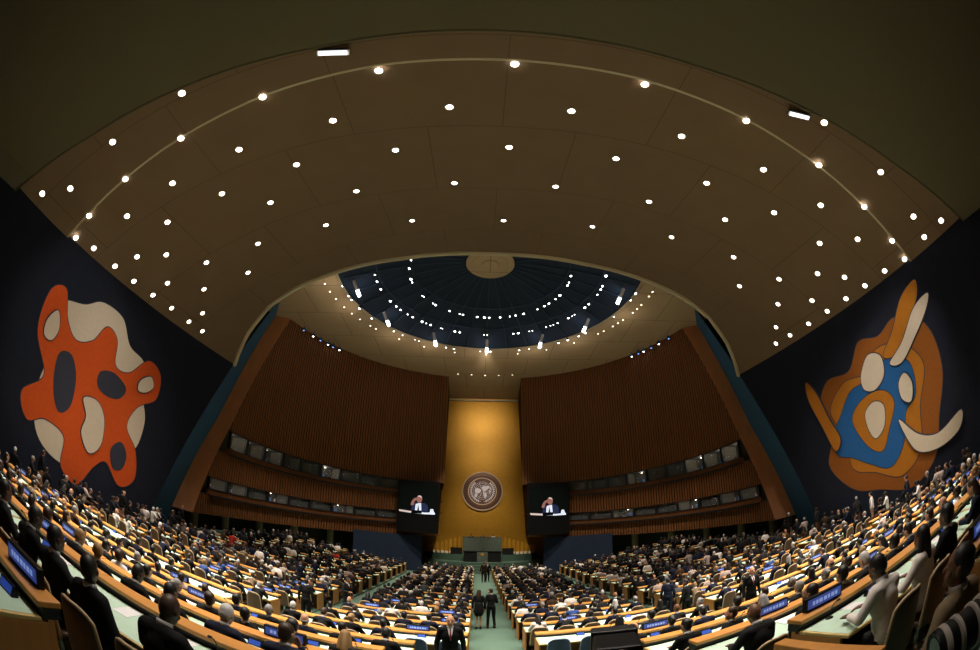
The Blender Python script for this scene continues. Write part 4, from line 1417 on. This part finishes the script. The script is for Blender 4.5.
def person(loc, rz, fig, skin, hair, hcol, suit, label, group=None, legs=None, scale=1.0, shoes=False, collar=True):
    f = FIG[fig]
    o = link('person', f['body'], None, loc, (0, 0, rz))
    o.scale = (scale,) * 3
    o.material_slots[0].link = 'OBJECT'
    o.material_slots[0].material = SKIN[skin]
    tag(o, label, 'person', group)
    share('jacket', f['coat'], o, SUIT[suit])
    share('skirt' if fig == 'woman_standing' else 'trousers', f['legs'], o, SUIT[legs or (suit if suit not in ('white', 'red', 'blue', 'pale', 'tan') else 'charcoal')])
    if hair:
        h = share('hair', HAIR[hair], o, HAIRM[hcol])
        h.rotation_mode = 'XYZ'
        h.matrix_local = f['HT']
    if collar:
        c = share('shirt_collar', COLLAR, o)
        c.matrix_local = f['CT'] @ Matrix.Translation((0, .016, 1.108)) @ Matrix.Rotation(-R(12), 4, 'X')
    if collar and not f['woman'] and suit not in ('white', 'pale', 'red'):
        sf = share('shirt_front', SHIRT, o)
        sf.matrix_local = f['CT']
        share('tie', TIES[int(abs(loc[0]) * 10) % 2], sf)
    if shoes:
        for sm in f['shoes']:
            share('shoe', sm, o)
    return o


# ------------------------------------------------------------------ furniture


def desk_meshes():
    w = UNIT / 2 - 0.004
    d = {}
    b = MB()
    b.box((-w, -.025, 0.0), (w, .035, .735))
    d['front'] = b.mesh('desk_front', 'oak_panel')
    b = MB()
    b.bbox((-w, -.78, .715), (w, -.085, .75), .006)
    d['top'] = b.mesh('desk_top', 'oak_light')
    b = MB()
    b.box((-w + .03, -.755, .7505), (w - .03, -.105, .7535))
    d['inset'] = b.mesh('desk_inset', 'leather_green')
    b = MB()
    b.bbox((-w, -.105, .818), (w, .125, .868), .010)
    d['ledge'] = b.mesh('desk_ledge', 'oak')
    b = MB()
    b.box((-w, -.07, .736), (w, .10, .817))
    d['base'] = b.mesh('desk_ledge_base', 'black')  # black puts the shade under the oak ledge into the colour
    for s in (-1, 1):
        b = MB()
        b.bbox((s * (w - .02) - .02, -.68, 0.0), (s * (w - .02) + .02, -.026, .714), .006)
        d['end%d' % s] = b.mesh('desk_end', 'oak_panel')
    return d


def chair_meshes(nm, shell, rim):
    d = {}
    b = MB()
    b.bbox((-.23, -.21, .385), (.23, .22, .448), .025)
    d['seat'] = b.mesh(nm + '_seat', shell)
    NU, NV = 12, 10
    g = {}
    b = MB()
    vs = []

    def pt(i, j, t):
        u = -1 + 2 * i / NU
        v = j / NV
        wd = .255 * (1 - .12 * v ** 3)
        z = .40 + v * .60 * (1 - .16 * abs(u) ** 3.5)
        y = -.235 - .06 * v + .085 * u * u + t
        return (u * wd, y, z)
    for t in (0, -.028):
        for j in range(NV + 1):
            for i in range(NU + 1):
                vs.append(pt(i, j, t))
    n1 = NU + 1
    off = n1 * (NV + 1)
    fs = []
    for j in range(NV):
        for i in range(NU):
            a = j * n1 + i
            fs.append((a, a + 1, a + 1 + n1, a + n1))
            fs.append((off + a, off + a + n1, off + a + 1 + n1, off + a + 1))
    for i in range(NU):
        fs.append((i, off + i, off + i + 1, i + 1))
        a = NV * n1 + i
        fs.append((a, a + 1, off + a + 1, off + a))
    for j in range(NV):
        a = j * n1
        fs.append((a, a + n1, off + a + n1, off + a))
        a = j * n1 + NU
        fs.append((a, off + a, off + a + n1, a + n1))
    b.add(vs, fs)
    d['back'] = b.mesh(nm + '_back', shell, True)
    b = MB()
    line = [pt(0, j, -.014) for j in range(NV + 1)] + [pt(i, NV, -.014) for i in range(1, NU + 1)] + [pt(NU, j, -.014) for j in range(NV - 1, -1, -1)]
    b.tube(line, .019, 6)
    d['rim'] = b.mesh(nm + '_rim', rim, True)
    b = MB()
    b.lathe([(.20, .0), (.20, .02), (.05, .045), (.032, .08), (.032, .38), (.09, .384)], 14)
    d['base'] = b.mesh(nm + '_base', 'chrome')
    return d


DK = desk_meshes()
CH = {'tan': chair_meshes('tan', 'chair_shell', 'chair_rim'), 'blue': chair_meshes('blue', 'chair_blue', 'chair_blue_rim')}


def chair(loc, rz, kind, label):
    o = root('conference_chair', loc, rz, label, 'chair', 'conference chairs')
    c = CH[kind]
    share('seat', c['seat'], o)
    bk = share('backrest', c['back'], o)
    share('rim', c['rim'], bk)
    share('pedestal', c['base'], o)
    return o


NP = {}
b_ = MB()
b_.bbox((-.29, -.035, 0), (.29, .035, .155), .012)
NP['box'] = b_.mesh('nameplate_box', 'black_plastic')
b_ = MB()
b_.box((-.26, -.0385, .025), (.26, -.0355, .130), 0)
for q_, (xa_, xb_) in enumerate(((-.19, -.155), (-.14, -.105), (-.09, -.04), (-.02, .03), (.045, .08), (.10, .15), (.165, .20))):
    b_.box((xa_, -.0395, .055), (xb_, -.0386, .100), 1)
NP['face'] = b_.mesh('nameplate_face', ['sign_blue', 'sign_bright'])
b_ = MB()
b_.add([(-.10, -.04, 0), (.10, -.04, 0), (.10, .04, 0), (-.10, .04, 0), (-.10, .0, .085), (.10, .0, .085), (.10, .02, .085), (-.10, .02, .085)], [(3, 2, 1, 0), (4, 5, 6, 7), (0, 1, 5, 4), (1, 2, 6, 5), (2, 3, 7, 6), (3, 0, 4, 7)])
NP['sbox'] = b_.mesh('desk_sign_box', 'black_plastic')
b_ = MB()
b_.add([(-.085, -.0385, .013), (.085, -.0385, .013), (.085, -.008, .074), (-.085, -.008, .074)], [(0, 1, 2, 3)])
NP['sface'] = b_.mesh('desk_sign_face', 'sign_blue')
PAPER = []
for k_ in range(3):
    b_ = MB()
    for i_, (dx, dy, a_) in enumerate(((0, 0, 0), (.10, .0, .1), (-.09, .01, -.12))[: k_ + 1]):
        T_ = Matrix.Translation((dx, dy, .004 * i_)) @ Matrix.Rotation(a_, 4, 'Z')
        b_.box((-.105, -.148, 0), (.105, .148, .003), 0, T_)
    PAPER.append(b_.mesh('paper_sheets', 'paper'))
b_ = MB()
b_.bbox((-.11, -.155, 0), (.11, .155, .008), .003)
FOLDER = b_.mesh('folder', 'folder_blue')
b_ = MB()
b_.lathe([(.045, 0), (.045, .012), (.02, .018)], 12)
MIC_BASE = b_.mesh('mic_base', 'black_plastic', True)
b_ = MB()
b_.tube([(0, 0, .015), (0, -.02, .10), (0, -.06, .17), (0, -.10, .20)], .006, 6)
b_.tube([(0, -.10, .20), (0, -.14, .215)], .013, 8)
MIC_STEM = b_.mesh('mic_stem', 'black', True)


def proj(p):
    cm = SC.camera.matrix_world.inverted() @ Vector(p)
    d = cm.normalized()
    a = math.acos(max(-1, min(1, -d.z)))
    r = 2 * 416 * math.sin(a / 2)
    h = math.hypot(d.x, d.y) + 1e-9
    return 490 + d.x / h * r, 325 - d.y / h * r


# row, side, seat -> look  (figure, skin, hair, hair colour, suit)
LOOK = {
    (1, -1, 0): ('writing', 3, None, 'black', 'black'), (1, -1, 1): ('leaning_back', 3, 'cropped', 'black', 'black'), (1, -1, 2): ('upright', 3, 'cropped', 'black', 'charcoal'),
    (1, 1, 0): ('writing', 2, 'short', 'black', 'white'), (1, 1, 1): ('woman_upright', 2, 'long', 'black', 'white'), (1, 1, 2): ('upright', 2, 'full', 'black', 'black'),
    (1, -1, 3): ('writing', 3, 'cropped', 'black', 'black'), (1, -1, 4): ('upright', 2, 'short', 'black', 'charcoal'), (2, -1, 3): ('writing', 3, 'cropped', 'black', 'black'),
    (2, -1, 0): ('chin_on_hand', 0, 'short', 'brown', 'navy'), (2, -1, 1): ('writing', 0, 'short', 'white', 'navy'), (2, -1, 2): ('upright', 2, 'cropped', 'black', 'black'),
    (2, 1, 0): ('writing', 2, None, 'black', 'charcoal'), (2, 1, 1): ('leaning_back', 1, 'short', 'black', 'black'), (3, 1, 2): ('woman_reading', 0, 'long', 'grey', 'black'),
    (3, -1, 1): ('upright', 2, 'full', 'black', 'black'), (3, -1, 3): ('turned_left', 1, 'full', 'brown', 'charcoal'), (4, -1, 2): ('upright', 0, 'fringe', 'grey', 'navy'),
    (3, 1, 0): ('woman_reading', 1, 'bun', 'black', 'black'), (0, -1, 0): None, (0, -1, 1): None, (0, -1, 2): None, (0, -1, 3): None, (0, 1, 0): None,
    (5, -1, 0): None, (5, 1, 0): None, (5, 1, 1): None, (5, -1, 1): None,
}
rnd = random.Random(5)


def random_look():
    wo = rnd.random() < 0.24
    fig = rnd.choice(['woman_upright', 'woman_reading']) if wo else rnd.choice(['upright', 'upright', 'writing', 'leaning_back', 'chin_on_hand', 'turned_left'])
    skin = rnd.choices([0, 1, 2, 3], [40, 25, 20, 15])[0]
    hair = rnd.choice(['long', 'long', 'bun', 'short']) if wo else rnd.choices(['short', 'cropped', 'full', 'fringe', None], [40, 30, 10, 12, 8])[0]
    hc = rnd.choices(['black', 'brown', 'grey', 'white', 'blond'], [46, 24, 15, 8, 7])[0] if skin < 2 else rnd.choices(['black', 'grey'], [85, 15])[0]
    suit = rnd.choices(['black', 'charcoal', 'navy', 'grey', 'brown', 'white', 'red', 'blue', 'tan', 'pale'], [38, 27, 16, 4, 4, 4, 1, 1.5, 1.5, 2])[0]
    return fig, skin, hair, hc, suit


def look_words(fig, hair, hc, suit):
    who = 'woman' if FIG[fig]['woman'] else 'man'
    h = 'bald' if hair is None else ('balding' if hair == 'fringe' else hc + '-haired')
    return '%s %s in %s %s' % (h, who, suit, 'suit' if who == 'man' and suit not in ('white', 'red', 'pale') else 'jacket')


BLOCKN = {('rear', -1): 'left wing', ('rear', 1): 'right wing', ('wing', -1): 'left wing', ('wing', 1): 'right wing', ('centre', -1): 'left centre block', ('centre', 1): 'right centre block'}
SEATS = []


def build_seating():
    for r, yl in enumerate(ROWS):
        for s in (-1, 1):
            U = units_of(r, s)
            count = {}
            for ui, (x0, x1, blk) in enumerate(U):
                xc = s * (x0 + x1) / 2
                z = datum(r, xc)
                k = count.get(blk, 0)
                count[blk] = k + 1
                where = '%s row from back, %s' % (ORD[r], BLOCKN[blk, s])
                cx, cy = proj((xc, yl - .3, z + .8))
                if not (-90 < cx < 1070 and cy < 730):
                    continue
                o = root('delegate_desk', (xc, yl, z), 0, 'oak desk with pale green top, %s from aisle, %s' % (ORD[k], where), 'desk', 'rows of delegate desks')
                share('front_panel', DK['front'], o)
                t = share('worktop', DK['top'], o)
                share('leather_inset', DK['inset'], t)
                lg_ = share('ledge', DK['ledge'], o)
                share('ledge_base', DK['base'], lg_)
                first = ui == 0 or U[ui - 1][2] != blk
                last = ui == len(U) - 1 or U[ui + 1][2] != blk
                if first:
                    share('end_panel', DK['end%d' % -s], o)
                if last:
                    share('end_panel', DK['end%d' % s], o)
                if r <= 8 and (rnd.random() < (0.6 if r <= 3 else 0.4) or (r <= 1 and k == 0)) and (r, s, k) != (1, -1, 0):
                    nx = xc + rnd.uniform(-.55, .55)
                    if r <= 1 and k == 0:
                        nx = xc - s * .62
                    n = root('nameplate', (nx, yl + .05, z + .8695), rnd.uniform(-.06, .06), 'lit blue nameplate box on %s desk from aisle, %s' % (ORD[k], where), 'nameplate', 'nameplates on the desk ledges')
                    share('housing', NP['box'], n)
                    share('lit_face', NP['face'], n)
                if r <= 7:
                    n = root('desk_sign', (xc + (-s * .02 if r else -s * .76), yl - .21, z + .7545), rnd.uniform(-.15, .15), 'small blue sign on %s desk from aisle, %s' % (ORD[k], where), 'sign', 'small signs on the desk tops')
                    share('housing', NP['sbox'], n)
                    share('lit_face', NP['sface'], n)
                if r <= 5:
                    n = root('microphone', (xc + (rnd.choice((-.73, .73)) if r else s * .73), yl - .17, z + .7545), 0, 'black desk microphone on %s desk from aisle, %s' % (ORD[k], where), 'microphone', 'desk microphones')
                    share('base', MIC_BASE, n)
                    share('stem', MIC_STEM, n)
                for q in range(3):
                    si = k * 3 + (q if True else 0)
                    sx = s * (x0 + UNIT / 6 + q * UNIT / 3)
                    SEATS.append((r, s, blk, si, sx, yl, z, where))


build_seating()


PAPER_AT = set()


def fill_seats():
    pick = []
    for it in SEATS:
        r, s, blk, si, sx, yl, z, where = it
        cx, cy = proj((sx, yl - .95, z + 1.2))
        if -30 < cx < 1010 and cy < 690:
            d = math.dist((sx, yl - .98, z + 1), (-.62, 0, CZ))
            pick.append((d, it))
    pick.sort(key=lambda t: t[0])
    n, far, npap, nch = 0, [], 0, 0
    for d, (r, s, blk, si, sx, yl, z, where) in pick:
        key = (r, s, si)
        special = key in LOOK
        look = LOOK[key] if special else (random_look() if rnd.random() < (0.97 if r > 1 else 0.85) else None)
        sw = '%s seat from aisle, %s' % (ORD[si], where)
        jx = 0.0 if special else rnd.uniform(-.025, .025)
        if nch < 300:
            kind = 'blue' if (look is None and r == 5) else 'tan'
            if d < 24 and (look is None or n < 292):
                nch += 1
                chair((sx + jx, yl - .98, z), 0.0 if look else rnd.uniform(-.25, .25) * 0, kind, '%s chair at %s' % ('empty blue-backed' if kind == 'blue' else ('curved tan-rimmed' if look else 'empty tan-rimmed'), sw))
        if look is None:
            pass
        elif n < 292:
            n += 1
            fig, skin, hair, hc, suit = look
            person((sx + jx, yl - .98, z), 0.0, fig, skin, hair, hc, suit, '%s, %s' % (look_words(fig, hair, hc, suit), sw), 'seated delegates', shoes=r <= 4, scale=1.04 if r <= 2 else 1.0)
        else:
            far.append((sx + jx, yl - .98, z, rnd.uniform(-.3, .3)))
        if npap < 230 and rnd.random() < 0.9 and d < 22 and si % 3 < 2:
            npap += 1
            PAPER_AT.add((r, s, blk, si))
            pm = rnd.random()
            o = link('paper', PAPER[rnd.randrange(3)], None, (sx + s * .345, yl - .28, z + .7545), (0, 0, rnd.uniform(-.15, .15)))
            tag(o, 'white papers at %s' % sw, 'paper', 'papers on the desks')
    return far


FAR = fill_seats()


def build_far_crowd(far):
    # the many people too small to tell apart, at the front and beneath the slat walls
    rr = random.Random(9)
    mats = SKIN + [HAIRM[k] for k in ('black', 'brown', 'grey', 'white')] + [SUIT[k] for k in ('black', 'charcoal', 'navy', 'grey', 'brown', 'white', 'red', 'pale')]
    V, Fc, Mi = [], [], []

    def emit(me, T, mi):
        nonlocal V, Fc, Mi
        nv = len(me.vertices)
        co = np.empty(nv * 3)
        me.vertices.foreach_get('co', co)
        co = co.reshape(-1, 3) @ np.array(T.to_3x3()).T + np.array(T.to_translation())
        base = sum(len(a) for a in V)
        V.append(co)
        for p in me.polygons:
            Fc.append([base + i for i in p.vertices])
            Mi.append(mi)
    spots = [(x, y, z, a, 'far_leaning' if rr.random() < .5 else 'far_upright') for x, y, z, a in far]
    bench = MB()
    for x, y, z, a in far:
        bench.box((x - .2, y - .2, z), (x + .2, y + .15, z + .44))
    for (r, s, blk, si, sx, yl, z, where) in SEATS:
        if r >= 8 and rr.random() < .8:
            x = sx + rr.uniform(-.12, .12)
            spots.append((x, yl - 1.69, z, rr.uniform(-.3, .3), 'far_tucked'))
            bench.box((x - .2, yl - 1.86, z), (x + .2, yl - 1.55, z + .44))
    for s in (-1, 1):
        for k in range(150):
            a = rr.uniform(43, 100)
            r = rr.uniform(17.2, 20.2)
            if any(abs(a - q) < 3 for q in (88.5, 78, 67, 56, 45)):
                continue
            x, y, _ = P(a, r, 0, s)
            zz = F(y) + rise(min(abs(x), 17), y) * (0.95 if a < 100 else 1)
            if abs(x) < 16.6 and y < 40.5:
                continue
            if abs(x) > 16.8 and y < 27:
                continue
            tall = zz + 1.8 < strip_z(a)[0] + CZ - .05
            if not tall and zz + 1.4 > strip_z(a)[0] + CZ:
                continue
            spots.append((x, y, zz, math.atan2(x, 10) + rr.uniform(-.5, .5) + (math.pi if rr.random() < .25 else 0), 'far_standing' if tall and rr.random() < .6 else 'far_upright'))
        for k in range(34):
            y = rr.uniform(6, 20)
            x = s * rr.uniform(16.7, 16.95)
            spots.append((x, y, datum(min(range(len(ROWS)), key=lambda i: abs(ROWS[i] - y)), 17.0) if True else 0, rr.uniform(-.6, .6), 'far_standing' if rr.random() < .12 else 'far_upright'))
    for x, y, z, a, key in spots:
        f = FIG[key]
        T = Matrix.Translation((x, y, z)) @ Matrix.Rotation(a, 4, 'Z')
        sk = rr.choices(range(4), [44, 26, 18, 12])[0]
        emit(f['body'], T, sk)
        emit(f['coat'], T, 8 + rr.choices(range(8), [36, 26, 18, 4, 4, 7, 1, 4])[0])
        if rr.random() < 0.9:
            emit(FARHAIR, T @ f['HT'], 4 + rr.choices(range(4), [52, 24, 15, 9])[0])
    base = sum(len(a) for a in V)
    V.append(np.array(bench.v))
    Fc += [[base + i for i in f] for f in bench.f]
    Mi += [8] * len(bench.f)
    me = bpy.data.meshes.new('crowd')
    me.from_pydata(np.concatenate(V).tolist(), [], Fc)
    for m in mats:
        me.materials.append(m)
    me.polygons.foreach_set('material_index', Mi)
    me.polygons.foreach_set('use_smooth', [True] * len(Fc))
    me.update()
    o = link('crowd', me)
    tag(o, 'dense far crowd of delegates filling the front rows and the edges beneath the slat walls', 'crowd', None, 'stuff')
    # their papers as one scatter of sheets
    b = MB()
    for (r, s, blk, si, sx, yl, z, where) in SEATS:
        if not any((r, s, blk, k_) in PAPER_AT for k_ in (si - 1, si, si + 1)) and math.dist((sx, yl, z), (-.62, 0, CZ)) > 20 and rr.random() < .9 and si % 3 < 2:
            T = Matrix.Translation((sx + s * .36, yl - .30, z + .7545)) @ Matrix.Rotation(rr.uniform(-.4, .4), 4, 'Z')
            b.box((-.15, -.16, 0), (.15, .16, .004), 0, T)
    tag(b.obj('loose_papers', 'paper', fix=False), 'scattered white papers lying on the far desk rows', 'papers', None, 'stuff')


build_far_crowd(FAR)


def build_special_people():
    def fl(x, y):
        return F(y) + 0.002
    person((-.50, 16.7, fl(0, 16.7)), R(-8), 'woman_standing', 0, 'long', 'brown', 'black', 'woman in dark coat and skirt standing in the centre aisle, talking with a man', None, 'black', 1.0, True, False)
    person((-.02, 16.9, fl(0, 16.9)), R(16), 'standing_talking', 0, 'short', 'black', 'black', 'man in dark suit standing in the centre aisle, turned to the woman in a coat', None, None, 1.02, True)
    person((-.02, 34.3, fl(0, 34.3)), R(5), 'standing', 0, 'short', 'brown', 'brown', 'man in brown suit standing far down the centre aisle near the stage', None, None, 1.03, True)
    person((.30, 35.1, fl(0, 35.1)), R(185), 'standing', 1, 'cropped', 'black', 'black', 'man in black suit far down the aisle facing the hall, behind the man in brown', None, None, 1.0, True)
    person((-1.05, 7.35, fl(0, 7.35)), R(186), 'standing', 0, 'fringe', 'grey', 'black', 'balding man in black suit standing at the aisle mouth, facing the rear', None, None, 0.93, True)
    person((6.45, 9.4, fl(0, 9.4)), R(170), 'standing', 0, None, 'grey', 'black', 'bald man in black suit standing in the side aisle, facing the rear, right half', None, None, 1.0, True)
    person((6.1, 12.6, fl(0, 12.6)), R(20), 'standing_talking', 2, 'short', 'black', 'black', 'dark-suited man standing in the side aisle seen from behind, right half', None, None, 1.0, True)
    person((6.35, 14.6, fl(0, 14.6)), R(-30), 'standing', 1, 'short', 'black', 'navy', 'man in navy suit standing further down the side aisle, right half', None, None, 1.0, True)
    person((-6.2, 13.4, fl(0, 13.4)), R(10), 'standing', 3, 'cropped', 'black', 'black', 'dark man in black suit standing in the side aisle, left half', None, None, 1.0, True)
    person((-5.85, 17.0, fl(0, 17.0)), R(-120), 'standing_talking', 1, 'short', 'brown', 'charcoal', 'man in charcoal suit standing further down the side aisle, left half', None, None, 1.0, True)
    # three presiding officers behind the marble desk
    for i, (x, look) in enumerate(((-1.2, ('upright', 2, 'cropped', 'black', 'navy')), (0.0, ('writing', 0, 'fringe', 'grey', 'charcoal')), (1.2, ('woman_upright', 1, 'long', 'brown', 'white')))):
        fig, skin, hair, hc, suit = look
        person((x, 46.98, 3.302), R(180), fig, skin, hair, hc, suit, '%s seated behind the marble desk, %s from the left' % (look_words(fig, hair, hc, suit), ORD[i]), 'presiding officers')
        chair((x, 46.98, 3.302), R(180), 'tan', 'tan chair behind the marble desk, %s from the left' % ORD[i])
    # spectator in a tan jacket on a chair beside the rail
    z = F(0.85)
    chair((1.70, .98, z), R(-8), 'tan', 'tan-rimmed chair beside the wooden rail, with the person in a tan jacket')
    person((1.70, .98, z + .002), R(-8), 'leaning_back', 2, 'short', 'black', 'tan', 'dark-haired man in tan jacket seated beside the wooden rail next to the big lens', None, 'tan', 1.0, True)
    o = root('wooden_rail', (1.46, 1.85, F(1.85)), R(1), 'low wooden rail standing before the nearest desk end on the right', 'rail')
    b = MB()
    b.bbox((-.06, -.5, .90), (.06, .5, .98), .01)
    b.obj('handrail', 'oak', o)
    for y in (-.45, .45):
        b = MB()
        b.bbox((-.03, y - .03, 0), (.03, y + .03, .90), .006)
        b.obj('post', 'oak_panel', o)


build_special_people()


def build_camera_gear():
    # telephoto lens with pale bands on a monopod
    eye = Vector((-.62, 0, CZ))
    A = eye + Vector((.815, .360, -.455)) * 1.16
    B = eye + Vector((.905, .235, -.400)) * 1.22
    d = (B - A).normalized()
    fz = F(A.y)
    o = root('telephoto_lens', (A.x, A.y, fz), 0, 'big telephoto lens with pale grey bands on a monopod in the lower corner', 'camera lens')
    T = Matrix.Translation(A - Vector((A.x, A.y, fz))) @ d.to_track_quat('Z', 'Y').to_matrix().to_4x4()
    b = MB()
    b.lathe([(.050, .0), (.064, -.005), (.066, .0), (.066, .05), (.062, .055), (.062, .30), (.045, .34), (.045, .40)], 40, 0, T)
    b.obj('barrel', 'black_plastic', o, smooth=False)
    for z0, z1 in ((.012, .034), (.056, .072), (.108, .122), (.136, .160), (.2, .23)):
        b = MB()
        b.lathe([(.0622, z0), (.0685, z0 + .003), (.0685, z1 - .003), (.0622, z1)], 40, 0, T, cap=False)
        b.obj('band', 'chair_grey', o)
    b = MB()
    b.lathe([(.048, -.001), (.03, .006), (.001, .012)], 32, 0, T)
    b.obj('front_glass', 'glass_dark', o)
    b = MB()
    c = T @ Vector((0, 0, .22))
    b.cyl((c.x, c.y, 0.0), (c.x, c.y, c.z - .06), .014, .018, 10)
    b.obj('monopod', 'black', o)
    b = MB()
    b.bbox((-.075, -.06, .40), (.075, .07, .48), .015, 0, T)
    b.obj('camera_body', 'black_plastic', o)
    # video camera on a tripod
    p = eye + Vector((.312, .915, -.292)) * 2.35
    fz = F(p.y)
    h = p.z - fz
    o = root('video_camera', (p.x, p.y, fz), R(-14), 'black video camera on a tripod at the bottom of the view before the seats', 'video camera')
    b = MB()
    b.bbox((-.125, -.16, h - .16), (.125, .16, h + .02), .018)
    b.obj('body', 'black_plastic', o)
    b = MB()
    b.bbox((-.135, .16, h - .15), (.135, .30, h + .035), .012)
    b.obj('lens_hood', 'black', o)
    b = MB()
    b.lathe([(.085, 0), (.085, .02), (.075, .03), (.060, .03), (.055, .012), (.001, .012)], 32, 0, Matrix.Translation((0, -.16, h - .08)) @ Matrix.Rotation(R(90), 4, 'X'))
    b.obj('eyepiece', 'chair_grey', o)
    b = MB()
    b.cyl((0, 0, h - .42), (0, 0, h - .16), .035, .05)
    b.obj('tripod_head', 'black', o)
    for k in range(3):
        a = R(90 + 120 * k)
        b = MB()
        b.cyl((.05 * math.cos(a), .05 * math.sin(a), h - .40), (.42 * math.cos(a), .42 * math.sin(a), .02), .018, .014)
        b.obj('leg', 'black', o)


mat('chair_grey', (0.42, 0.38, 0.35), 0.4)
build_camera_gear()


def build_booth_people():
    rr = random.Random(3)
    i = 0
    for s, nm in ((-1, 'left'), (1, 'right')):
        for lv in (0, 1):
            for k, a in enumerate((79.8, 73.4, 67.0, 47.9) if lv else (85.0, 78.0, 64.0, 43.1)):
                st = strip_z(a)
                z = st[1 + 2 * lv] + CZ
                x, y, _ = P(a, 20.3, 0, s)
                m = root('booth_monitor', (*P(a + 1.7, 19.85, 0, s)[:2], z + .42), R(a * -s) , 'lit booth screen, %s from the mural, %s strip, %s side' % (ORD[k], 'upper' if lv else 'lower', nm), 'monitor', 'lit screens in the booths')
                b = MB()
                b.bbox((-.3, -.02, .03), (.3, .03, .40), .01)
                b.box((-.04, -.02, -.955), (.04, .03, .04))
                b.obj('housing', 'black_plastic', m)
                b = MB()
                b.box((-.27, -.028, .06), (.27, -.021, .37))
                b.obj('display', 'monitor', m)
                l = root('booth_lamp', P(a, 20.4, strip_z(a)[2 + 2 * lv] + CZ - .02, s), 0, 'small booth ceiling lamp, %s from the mural, %s strip, %s side' % (ORD[k], 'upper' if lv else 'lower', nm), 'lamp', 'booth lamps')
                b = MB()
                b.lathe([(.12, 0), (.12, -.05), (.10, -.06)], 16)
                b.obj('housing', 'black_plastic', l)
                b = MB()
                b.lathe([(.095, -.061), (.06, -.08), (.001, -.085)], 16)
                b.obj('lens', 'lamp_warm', l)
                ld = bpy.data.lights.new('booth_glow', 'POINT')
                ld.energy = (16 if lv else 12) * (0.4 + rr.random())
                ld.color = (1, .93, .8)
                ld.shadow_soft_size = .1
                lo = bpy.data.objects.new('booth_glow', ld)
                COL.objects.link(lo)
                lo.parent = l
                lo.location = (0, 0, -.2)
                fig, skin, hair, hc, suit = random_look()
                if hair is None:
                    hair = 'short'
                person((*P(a - 1.3, 20.35, 0, s)[:2], z - .545), R(180 - a * s) , fig, skin, hair, hc, suit, '%s behind booth glass, %s from mural, %s strip, %s' % (look_words(fig, hair, hc, suit), ORD[k], 'upper' if lv else 'lower', nm), 'booth interpreters')


build_booth_people()

# ------------------------------------------------------------------ render look
w_ = bpy.data.worlds.new('world')
w_.use_nodes = True
w_.node_tree.nodes['Background'].inputs['Color'].default_value = (0.0, 0.0, 0.0, 1)
SC.world = w_
vs_ = SC.view_settings
SC.display_settings.display_device = 'sRGB'
vs_.view_transform = 'Standard'
vs_.look = 'None'
vs_.gamma = 1.0
vs_.use_curve_mapping = False
vs_.exposure = 0.0
cy = SC.cycles
cy.use_denoising = True
cy.max_bounces = 7
cy.diffuse_bounces = 4
cy.sample_clamp_indirect = 3.0
cy.caustics_reflective = False
cy.caustics_refractive = False
bpy.context.view_layer.update()
